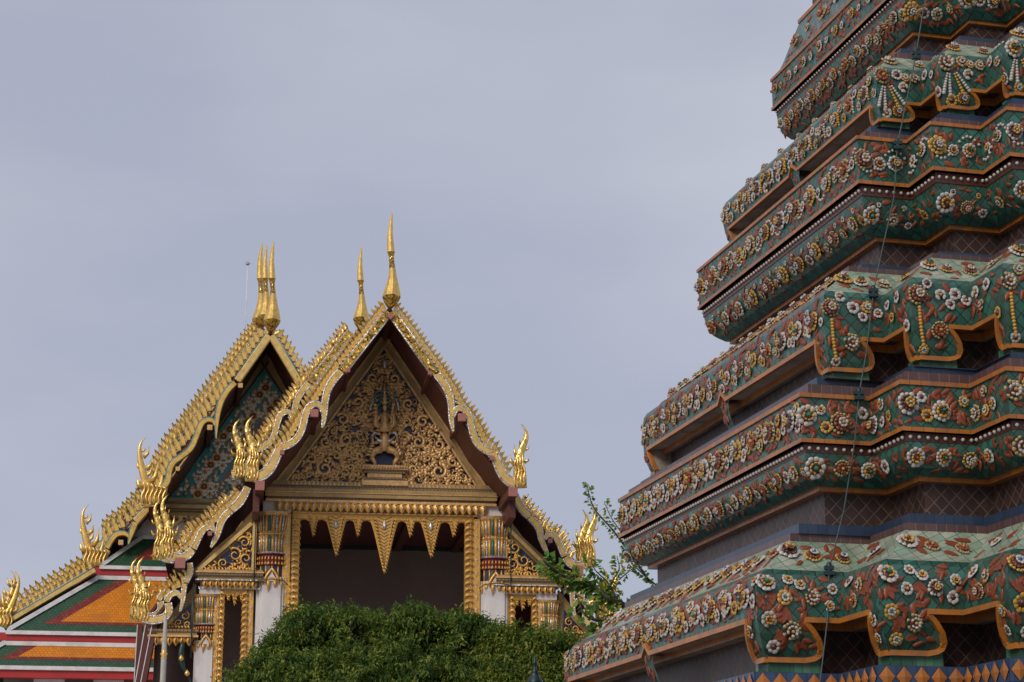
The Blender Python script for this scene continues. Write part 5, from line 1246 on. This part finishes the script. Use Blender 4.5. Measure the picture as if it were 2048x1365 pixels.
while z > Q1[1]+.15:
    off = .0 if row % 2 == 0 else .21
    for k in range(-10, 11):
        u = A2+k*.42+off
        # leave the chevron strips free
        m = abs((abs(u-A2))-(c0_[1]-z)*abs(B2.uz(421, 1004)[0]-A2)/(c0_[1]-B2.uz(421, 1004)[1])) < .14 and z < c0_[1]
        if not ins2(u, z, .16) or m: continue
        if (k+row) % 3 == 0: items.append((RS[0], rmat(u, z, .21), .2))
        elif (k+row) % 3 == 1: items.append((RS[1], rmat(u, z, .17), .17))
        else: buds.append((DRP, rmat(u, z, .16), .16))
        taken.append((u, z))
        for du, dz in ((-.17, .13), (.17, .13), (0, -.24), (0, .26)):
            if ins2(u+du, z+dz, .08) and R.random() < .75 and not (abs((abs(u+du-A2))-(c0_[1]-z-dz)*.62) < .1 and z < c0_[1]): M = fmat(B2, u+du, .0, z+dz, .115, R.uniform(-.5, .5)); buds.append((DRP, M, .1))
    z -= .27; row += 1
for _ in range(2500):
    z = R.uniform(Q1[1], Q0[1]); u = R.uniform(Q1[0], Q2[0])
    if not ins2(u, z, .08) or any(math.hypot(u-p, z-q_) < .155 for p, q_ in taken) or (abs((abs(u-A2))-(c0_[1]-z)*.63) < .13 and z < c0_[1]): continue
    taken.append((u, z)); buds.append((DRP, fmat(B2, u, .0, z-.03, R.uniform(.085, .115), R.uniform(-.7, .7)), .1))
place_many('rosette', far, items, 100); place_many('pearl_bud', far, buds, 100)
CW = 4.05
cornice(far, B2, -CW+2*A2+.1, CW, [(y2(1036), y2(1030), .10, 1), (y2(1030), y2(1024), .22, 0), (y2(1024), y2(1017), .30, 1), (y2(1017), y2(1011), .26, 0), (y2(1011), y2(1003), .18, 1)])
mb = MB(); n = 13
for k in range(n):
    u0 = -CW+2*A2+.1+(2*CW-.2)*k/n; u1 = u0+(2*CW-.2)/n; zt, zb = y2(1036), y2(1060)
    P = [(u0, zt), (u0, zb+.28)]+[(u0+(u1-u0)*t/6, zb+.28-.26*(math.sin(math.pi*t/6))) for t in range(1, 6)]+[(u1, zb+.28), (u1, zt)]
    mb.prism([B2.P(u, -.05, z) for u, z in P], B2.vy*.1, 0)
    for j in range(14):
        uu, zz = u0+R.uniform(.06, u1-u0-.06), R.uniform(zb+.2, zt-.04); mb.lathe(B2.P(uu, -.06, zz-.04), [(.01, 0), (.06, .03), (.045, .07), (.005, .11)], 5, R.choice((1, 1, 2)))
mb.build('lambrequin', ['gold_carving', 'ceramic_cream', 'red_glass'], far)
wall('gable_base', far, B2, [(-CW-.35+2*A2, y2(1080)), (CW+.35, y2(1080)), (CW+.1, y2(1058)), (CW, y2(1034)), (-CW+2*A2, y2(1034)), (-CW+2*A2-.1, y2(1058))], .1, .5, ['white_plaster'])
# purlin ends of the farther hall
def pl2(x, y, s, v, mir=(1, -1)): purlin(far, B2, x, y, v, s, mir, A2, .1, ('maroon', 'gold_carving'))
for x, y, s in ((380+688/6.827, 600+1172/6.827, .075), (150+800/2.968, 640+640/2.968, .085), (150+610/2.968, 640+885/2.968, .07), (220+435/5.25, 840+880/5.25, .10)): pl2(x, y, s, AV-.02)
pl2(150+272/2.968, 640+1322/2.968, .08, -1.25)
# skirt roofs: z/v of each level; colour fields laid as sheets one above the other
def skirtroof(zt, ze, vt, ve, uht, uhe, name):
    """hipped front roof from (vt,zt) down to (ve,ze); left/right hips at |u|=uht (top) and uhe (eave)"""
    sl = math.hypot(ze-zt, ve-vt); n = Vector((0, -(zt-ze)/sl, (vt-ve)/sl)); n = -B2.vy*((zt-ze)/sl)+Vector((0, 0, (vt-ve)/sl))
    def P(u, s, up=0.): t = s/sl; return B2.P(u, vt+(ve-vt)*t, zt+(ze-zt)*t)+n*up
    def hu(s): return uht+(uhe-uht)*s/sl
    mb = MB()
    def quad(i0, s0, s1, up, mi, stair=0):
        """field inset i0 from the hips between slope distances s0..s1"""
        k = 40 if stair else 1
        for j in range(k):
            a, b = s0+(s1-s0)*j/k, s0+(s1-s0)*(j+1)/k; c = (a+b)/2
            la, lb = (hu(c)-i0, hu(c)-i0) if stair else (hu(a)-i0, hu(b)-i0)
            lu, ru = A2-la, A2+la; lu2, ru2 = A2-lb, A2+lb
            mb.face([P(lu2, b, up), P(ru2, b, up), P(ru, a, up), P(lu, a, up)], mi, [(lu2, -b), (ru2, -b), (ru, -a), (lu, -a)])
    hk = math.hypot(1, (uhe-uht)/sl)
    quad(0, 0, sl, 0, 0); m1 = .58*hk; quad(m1, 0, sl-.46, .005, 1, 1); quad(m1+.34*hk, 0, sl-.64, .010, 2, 1)
    for sgn in (-1, 1):   # hip ends
        e = [B2.P(A2+sgn*uht, vt, zt), B2.P(A2+sgn*uhe, ve, ze), B2.P(A2+sgn*uhe, 38., ze), B2.P(A2+sgn*uht, 38., zt)]
        mb.face(e if sgn < 0 else e[::-1], 0, [(0, 0), (0, -sl), (40, -sl), (40, 0)])
    mb.build('skirt_roof', ['roof_green', 'roof_maroon', 'roof_orange'], far)
    mb = MB()
    for sgn in (-1, 1):
        a, b = B2.P(A2+sgn*uht, vt, zt), B2.P(A2+sgn*uhe, ve, ze); mb.tube([a+n*.03, b+n*.03], .105, 4, 0, False)
        mb.box(B2.P(A2+sgn*uhe-.08, ve, ze-.13), B2.ux*.16, B2.vy*(38-ve), Vector((0, 0, .12)), 0)
    hbox(mb, B2, A2-uhe-.1, A2+uhe+.1, ze-.12, ze+.005, ve-.05, ve+.12, 0)
    hbox(mb, B2, A2-uht-.1, A2+uht+.1, zt-.05, zt+.09, vt-.12, vt+.1, 0)
    mb.build('roof_edge', ['white_roof_trim'], far)
def lv(y, v, x=180): return B2.uz(x, y, v)[1]
v0, v1, v2, v3, v4, v5 = .08, -1.3, -1.6, -4.6, -4.9, -6.2
hx = lambda x, y, v: abs(B2.uz(x, y, v)[0]-A2)
skirtroof(lv(1077, v0, 300), lv(1131, v1), v0, v1, hx(285, 1077, v0), hx(205, 1131, v1), 'a')
skirtroof(lv(1157, v2), lv(1264, v3, 150), v2, v3, hx(198, 1155, v2), hx(18, 1264, v3), 'b')
skirtroof(lv(1291, v4, 150), lv(1334, v5, 150), v4, v5, hx(10, 1286, v4), hx(-70, 1334, v5), 'c')
mb = MB()
for (ya, yb, va, x) in ((1137, 1152, v1, 200), (1270, 1285, v3, 150), (1342, 1358, v5, 150)):
    h = hx({1137: 190, 1270: -2, 1342: -90}[ya], ya, va); hbox(mb, B2, A2-h, A2+h, lv(yb, va+.2, x), lv(ya-1, va+.2, x), va+.04, va+.5, 0)
mb.build('eave_fascia', ['red_fascia'], far)
mb = MB(); hbox(mb, B2, A2-hx(10, 1290, v4)-.0, A2+hx(10, 1290, v4), 0, lv(1300, v4, 150), v4+.3, v4+.6, 0); hbox(mb, B2, A2-hx(200, 1160, v2), A2+hx(200, 1160, v2), lv(1300, v4, 150), lv(1170, v2), v2+.25, v2+.6, 0)
mb.build('hall_wall', ['room_wall'], far)
for x in (99, 218, 340, 460):
    u = B2.uz(x, 1358, v5+.8)[0]; mb = MB(); hbox(mb, B2, u-.48, u+.48, 0, lv(1357, v5+.8, 150), v5+.5, v5+1.3, 0); mb.build('column', ['white_plaster'], far)
for m in (-1, 1):
    lo, hi = sorted((A2+m*9., A2+m*9.3)); wall('outer_wall', far, B2, [(lo, 0), (hi, 0), (hi, 8.2), (lo, 8.2)], -4., 38., ['white_plaster'])
mb = MB(); u, z0 = B2.uz(491, 650, 14.); z1 = B2.uz(491, 528, 14.)[1]; mb.tube([B2.P(u, 14., z0-2), B2.P(u, 14., z1)], .018, 6, 0)
for a in range(6): mb.tube([B2.P(u, 14, z1), B2.P(u+.14*math.cos(a*1.047), 14+.14*math.sin(a*1.047), z1+.05)], .012, 4, 1)
mb.lathe(B2.P(u, 14, z1-.08), [(.02, 0), (.09, .05), (.09, .09), (.02, .16), (.01, .3)], 8, 1)
mb.build('lightning_rod', ['white_roof_trim', 'steel'], far)
# ================================================================== TREES, LAMP, POST
def pxw(px, py, Y): r = ray(px, py); return Vector((r.x*Y/r.y, Y, r.z*Y/r.y+EYE))
def leafcloud(name, mats, par, centers, nleaf, L, Wd, droop, seed, shell=.45, fold=.25, inner=.25):
    """centers: (pos, rx, ry, rz). Leaves as folded pointed blades, clustered in sprays on each clump's shell"""
    rs = np.random.RandomState(seed); C = np.array([list(c[0]) for c in centers]); Rd = np.array([c[1:4] for c in centers])
    wt = (Rd[:, 0]*Rd[:, 2]); wt = wt/wt.sum()
    per = 13; ns = nleaf//per
    k = rs.choice(len(centers), ns, p=wt); d = rs.normal(size=(ns, 3)); d /= np.linalg.norm(d, axis=1)[:, None]
    d[:, 2] = np.where(d[:, 2] < -.35, -d[:, 2], d[:, 2])
    rad = 1-np.abs(rs.normal(size=ns))*shell*.5; rad = np.clip(rad, .25, 1.08)
    # lumps: noise-like modulation of radius
    lump = 1+.17*np.sin(d[:, 0]*7+k)*np.sin(d[:, 2]*8+k*2)+.05*np.sin(d[:, 1]*15+d[:, 0]*11)
    S = C[k]+d*Rd[k]*(rad*lump)[:, None]
    # sprays
    sd_ = d*.6+rs.normal(size=(ns, 3))*.5+np.array([0, 0, .25]); sd_ /= np.linalg.norm(sd_, axis=1)[:, None]
    t = rs.random_sample((ns, per))
    P = S[:, None, :]+sd_[:, None, :]*(t*L*3.2)[:, :, None]+rs.normal(size=(ns, per, 3))*L*.28; P[:, :, 2] -= (t**2)*L*1.0*droop
    P = P.reshape(-1, 3); n = len(P); D = np.repeat(sd_, per, 0)*.6+rs.normal(size=(n, 3))*.6; D[:, 2] -= droop; D /= np.linalg.norm(D, axis=1)[:, None]
    Nn = rs.normal(size=(n, 3))*.5+np.array([0, 0, 1.])+np.repeat(d, per, 0)*.5; Nn -= D*(Nn*D).sum(1)[:, None]; Nn /= np.linalg.norm(Nn, axis=1)[:, None]
    B = np.cross(D, Nn); s = rs.uniform(.7, 1.25, n)[:, None]
    v0 = P; v1 = P+D*L*.45*s+B*Wd*.5*s+Nn*Wd*fold*s; v2 = P+D*L*s-Nn*L*.12; v3 = P+D*L*.45*s-B*Wd*.5*s+Nn*Wd*fold*s
    V = np.stack([v0, v1, v2, v3], 1).reshape(-1, 3)-np.array(wloc(par))
    idx = np.arange(n)*4; Fs = np.stack([idx, idx+1, idx+2, idx, idx+2, idx+3], 1).reshape(-1, 3)
    me = bpy.data.meshes.new(name); me.vertices.add(len(V)); me.vertices.foreach_set('co', V.ravel())
    me.loops.add(len(Fs)*3); me.loops.foreach_set('vertex_index', Fs.ravel()); me.polygons.add(len(Fs)); me.polygons.foreach_set('loop_start', np.arange(len(Fs))*3); me.polygons.foreach_set('loop_total', np.full(len(Fs), 3))
    me.update(calc_edges=True)
    for m in mats: me.materials.append(MT[m])
    o = bpy.data.objects.new(name, me); SC.collection.objects.link(o); o.parent = par; return o
def tree(name, label, clumps, base, mats, n, L, Wd, droop, seed, cat='tree', trunk_r=.22, fork=None):
    t = thing(name, base, label, cat, 'garden trees')
    leafcloud('crown', mats, t, clumps, n, L, Wd, droop, seed)
    mb = MB(); top = fork or Vector((base[0], base[1], min(c[0].z for c in clumps)-.4)); b = Vector(base)
    mb.tube([b, b+(top-b)*.3+Vector((.06, 0, 0)), b+(top-b)*.7-Vector((.05, 0, 0)), top], [trunk_r*1.3, trunk_r, trunk_r*.85, trunk_r*.75], 9, 0)
    for c in clumps:
        e = c[0]; m = (top+e)/2+Vector((R.uniform(-.2, .2), R.uniform(-.2, .2), -.15)); mb.tube([top-Vector((0, 0, .1)), m, e+Vector((0, 0, c[3]*.3))], [trunk_r*.5, trunk_r*.28, .02], 6, 0)
        for _ in range(5):
            d = Vector((R.uniform(-1, 1)*c[1], R.uniform(-1, 1)*c[2], R.uniform(-.2, .9)*c[3]))*.8; mb.tube([e, e+d*.5, e+d], [.035, .02, .006], 5, 0)
    mb.build('trunk', ['bark'], t); return t
TY = 36.
def cl(px, py, rx, rz, dy=0., ry=None):
    """clump whose top is at pixel (px,py)"""
    p = pxw(px, py, TY+dy); return (p-Vector((0, 0, rz)), rx, ry or rx*.9, rz)
big = [cl(628, 1228, .72, 1.0), cl(585, 1262, .50, .95, -.3), cl(700, 1233, .6, 1., .4), cl(760, 1243, .6, .9, .2), cl(822, 1226, .52, .9, -.1), cl(545, 1300, .40, .8, .1), cl(885, 1248, .55, .9, .3), cl(940, 1244, .55, .9, -.2), cl(610, 1320, .8, 1.1, -.9), cl(700, 1300, 1., 1.1, -1.1), cl(820, 1295, 1., 1.1, -1.0), cl(670, 1400, 1.2, 1.4, -.6), cl(800, 1400, 1.3, 1.4, -.7), cl(560, 1400, .75, 1.2, -.4), cl(910, 1320, .8, 1., -.9), cl(900, 1420, 1., 1.2, -.6), cl(505, 1350, .30, .7, .1), cl(985, 1272, .40, .8, 0)]
big += [cl(x, y, .26, .34, R.uniform(-.5, .3)) for x, y in ((566, 1262), (590, 1230), (612, 1217), (655, 1224), (702, 1222), (722, 1230), (765, 1236), (805, 1222), (828, 1214), (850, 1232), (912, 1234), (928, 1232), (960, 1242), (975, 1252), (528, 1302), (495, 1338), (478, 1352), (545, 1285), (925, 1272), (760, 1272), (640, 1272), (700, 1310), (580, 1300), (850, 1310))]
tree('shade_tree', 'rounded dark green tree standing in front of the gilded doorway', big, Vector((pxw(730, 1350, TY).x, TY, 0)), ['leaf_dark'], 165000, .088, .029, .8, 3)
big2 = [cl(1010, 1266, .45, .8, -.8), cl(1060, 1272, .50, .8, -1.), cl(1110, 1276, .45, .8, -.8), cl(1040, 1330, .75, 1., -1.4), cl(1120, 1320, .7, .9, -1.2), cl(980, 1330, .6, .9, -1.3), cl(1160, 1350, .6, .9, -1.), cl(1060, 1430, 1., 1.1, -1.2), cl(1180, 1430, .8, 1., -1.)]
big2 += [cl(x, y, .24, .32, R.uniform(-1.2, -.6)) for x, y in ((1000, 1258), (1028, 1258), (1080, 1262), (1102, 1264), (1132, 1276), (1060, 1300), (1120, 1305))]
tree('shade_tree', 'yellow green tree crown between the dark tree and the pagoda corner', big2, Vector((pxw(1085, 1350, TY).x, TY-1.1, 0)), ['leaf_yellow'], 60000, .092, .032, .8, 4)
# bodhi sapling leaning out from behind the pagoda
SY = 30.
sap = thing('bodhi_sapling', Vector((pxw(1330, 1400, SY).x+.4, SY+1.6, 0)), 'bright green round-leaved sapling reaching out from behind the pagoda corner', 'sapling')
def heart(mb, p, L, d, n):
    d = d.normalized(); n = (n-d*n.dot(d)).normalized(); b = d.cross(n)
    pts = [(0, .08), (-.30, -.02), (-.5, .22), (-.40, .55), (-.15, .82), (0, 1.15)]
    V = [p+b*x*L+d*y*L+n*abs(x)*.35*L for x, y in pts]+[p+b*-x*L+d*y*L+n*abs(x)*.35*L for x, y in pts[1:5]]+[p+d*.5*L]
    mb.mesh(V, [(10, 0, 1, 2), (10, 2, 3), (10, 3, 4, 5), (10, 6, 0), (10, 7, 6), (10, 8, 7), (10, 5, 9, 8)], 0, False)
br = MB(); lf = MB()
def shoot(P, r0, r1, L, dens, spread, Y=SY):
    Q = [pxw(x, y, Y+dy) for x, y, dy in P]; Q = [Vector(q) for q in catmull([tuple(q) for q in Q], 5)]
    n = len(Q); br.tube(Q, [r0+(r1-r0)*k/(n-1) for k in range(n)], 6, 0)
    tot = sum((Q[k+1]-Q[k]).length for k in range(n-1)); m = int(tot*dens)
    for j in range(m):
        s = (j+R.random())/m*(n-1); k = min(n-2, int(s)); p = Q[k]+(Q[k+1]-Q[k])*(s-k); t = (Q[k+1]-Q[k]).normalized()
        a = Vector((R.uniform(-1, 1), R.uniform(-1, 1), R.uniform(-1, .8))); a = (a-t*a.dot(t)).normalized(); d = (a+t*.4+Vector((0, 0, -.35))).normalized()
        q = p+a*spread*R.uniform(.2, 1); heart(lf, q, L*R.uniform(.7, 1.25), d, Vector((R.uniform(-.6, .6), -1+R.uniform(-.4, .4), R.uniform(.2, 1.2))))
shoot([(1500, 1330, 1.5), (1380, 1262, 1.2), (1240, 1208, 0), (1180, 1175, 0), (1120, 1150, -.2), (1085, 1120, -.3)], .07, .02, .075, 120, .14)
shoot([(1235, 1205, 0), (1180, 1168, .1), (1150, 1150, -.1)], .03, .02, .08, 110, .16)
shoot([(1150, 1160, 0), (1125, 1140, -.1), (1108, 1150, -.1)], .02, .01, .08, 90, .14)
shoot([(1225, 1230, 0), (1195, 1240, -.1), (1170, 1230, -.2), (1155, 1195, -.2)], .03, .01, .095, 90, .18)
shoot([(1225, 1240, 0), (1200, 1262, -.1), (1175, 1262, -.2)], .03, .01, .09, 80, .16)
shoot([(1300, 1165, .3), (1262, 1110, .1), (1225, 1060, 0), (1190, 1020, 0), (1177, 985, 0), (1176, 968, 0)], .022, .004, .052, 80, .07)
shoot([(1262, 1112, .1), (1245, 1070, 0), (1222, 1035, 0), (1208, 1003, 0)], .014, .004, .055, 75, .06)
shoot([(1330, 1185, .3), (1290, 1152, .1), (1262, 1125, 0), (1244, 1100, 0)], .016, .004, .05, 70, .06)
shoot([(1235, 1205, 0), (1222, 1170, 0), (1238, 1140, 0), (1234, 1112, 0)], .02, .005, .062, 100, .09)
shoot([(1235, 1200, 0), (1215, 1165, 0), (1190, 1140, 0), (1178, 1110, 0)], .018, .005, .065, 95, .10)
shoot([(1238, 1160, 0), (1262, 1140, 0), (1280, 1128, 0)], .01, .004, .05, 80, .06)
br.tube([sap.location+Vector((0, 0, 0)), sap.location+Vector((.1, .1, 2.)), pxw(1500, 1330, SY+1.5)], [.14, .11, .07], 8, 0)
br.build('stem', ['bark'], sap); lf.build('foliage', ['leaf_bright'], sap)
# lamp head in front of the trees
LY = 30.
lp = thing('street_lamp', Vector((pxw(1070, 1365, LY).x, LY, 0)), 'dark green iron lamp with a pointed top, in front of the yellow green tree', 'street lamp')
c = pxw(1070, 1365, LY); s = LY/4140
mb = MB(); mb.lathe(c, [(7*s*2, -6*s), (17*s, -2*s), (15*s, 4*s), (10*s, 12*s), (7*s, 20*s), (8*s, 22*s), (4*s, 26*s), (3*s, 36*s), (5*s, 39*s), (3.5*s, 42*s), (2*s, 50*s), (.6*s, 58*s)], 12); mb.build('lamp_cap', ['lamp_iron'], lp)
mb = MB(); mb.lathe(c, [(9*s, -60*s), (16*s, -50*s), (14*s, -8*s)], 6, 0, False); mb.build('lantern_glass', ['ceramic_cream'], lp)
mb = MB(); mb.lathe((c.x, LY, 0), [(.22, 0), (.2, .3), (.08, .5), (.06, c.z-.6), (.09, c.z-.5), (.07, c.z-60*s)], 10); mb.build('lamp_post', ['lamp_iron'], lp)
# tapered stone post at the left of the nearer hall
PY = 44.
x = pxw(328, 1310, PY).x
po = thing('stone_post', Vector((x, PY, 0)), 'slim pale stone post with a gold ring, left of the gilded doors', 'post')
z0, z1 = pxw(328, 1228, PY).z, pxw(328, 1308, PY).z
mb = MB(); mb.lathe((x, PY, 0), [(.16, 0), (.085, .6), (.062, z1-.1)], 12, 0); mb.lathe((x, PY, 0), [(.058, z1+.08), (.036, z0-.06), (.02, z0-.02)], 12, 0); mb.build('shaft', ['stone_post'], po)
mb = MB(); mb.lathe((x, PY, z1), [(.05, -.12), (.07, -.09), (.055, -.05), (.085, 0), (.055, .04), (.065, .07), (.04, .10)], 12, 0); mb.build('gold_ring', ['gold_board'], po)
mb = MB(); mb.lathe((x, PY, z0), [(.012, -.04), (.04, 0), (.03, .04), (.005, .1)], 8, 0); mb.build('post_cap', ['gold_leaf'], po)
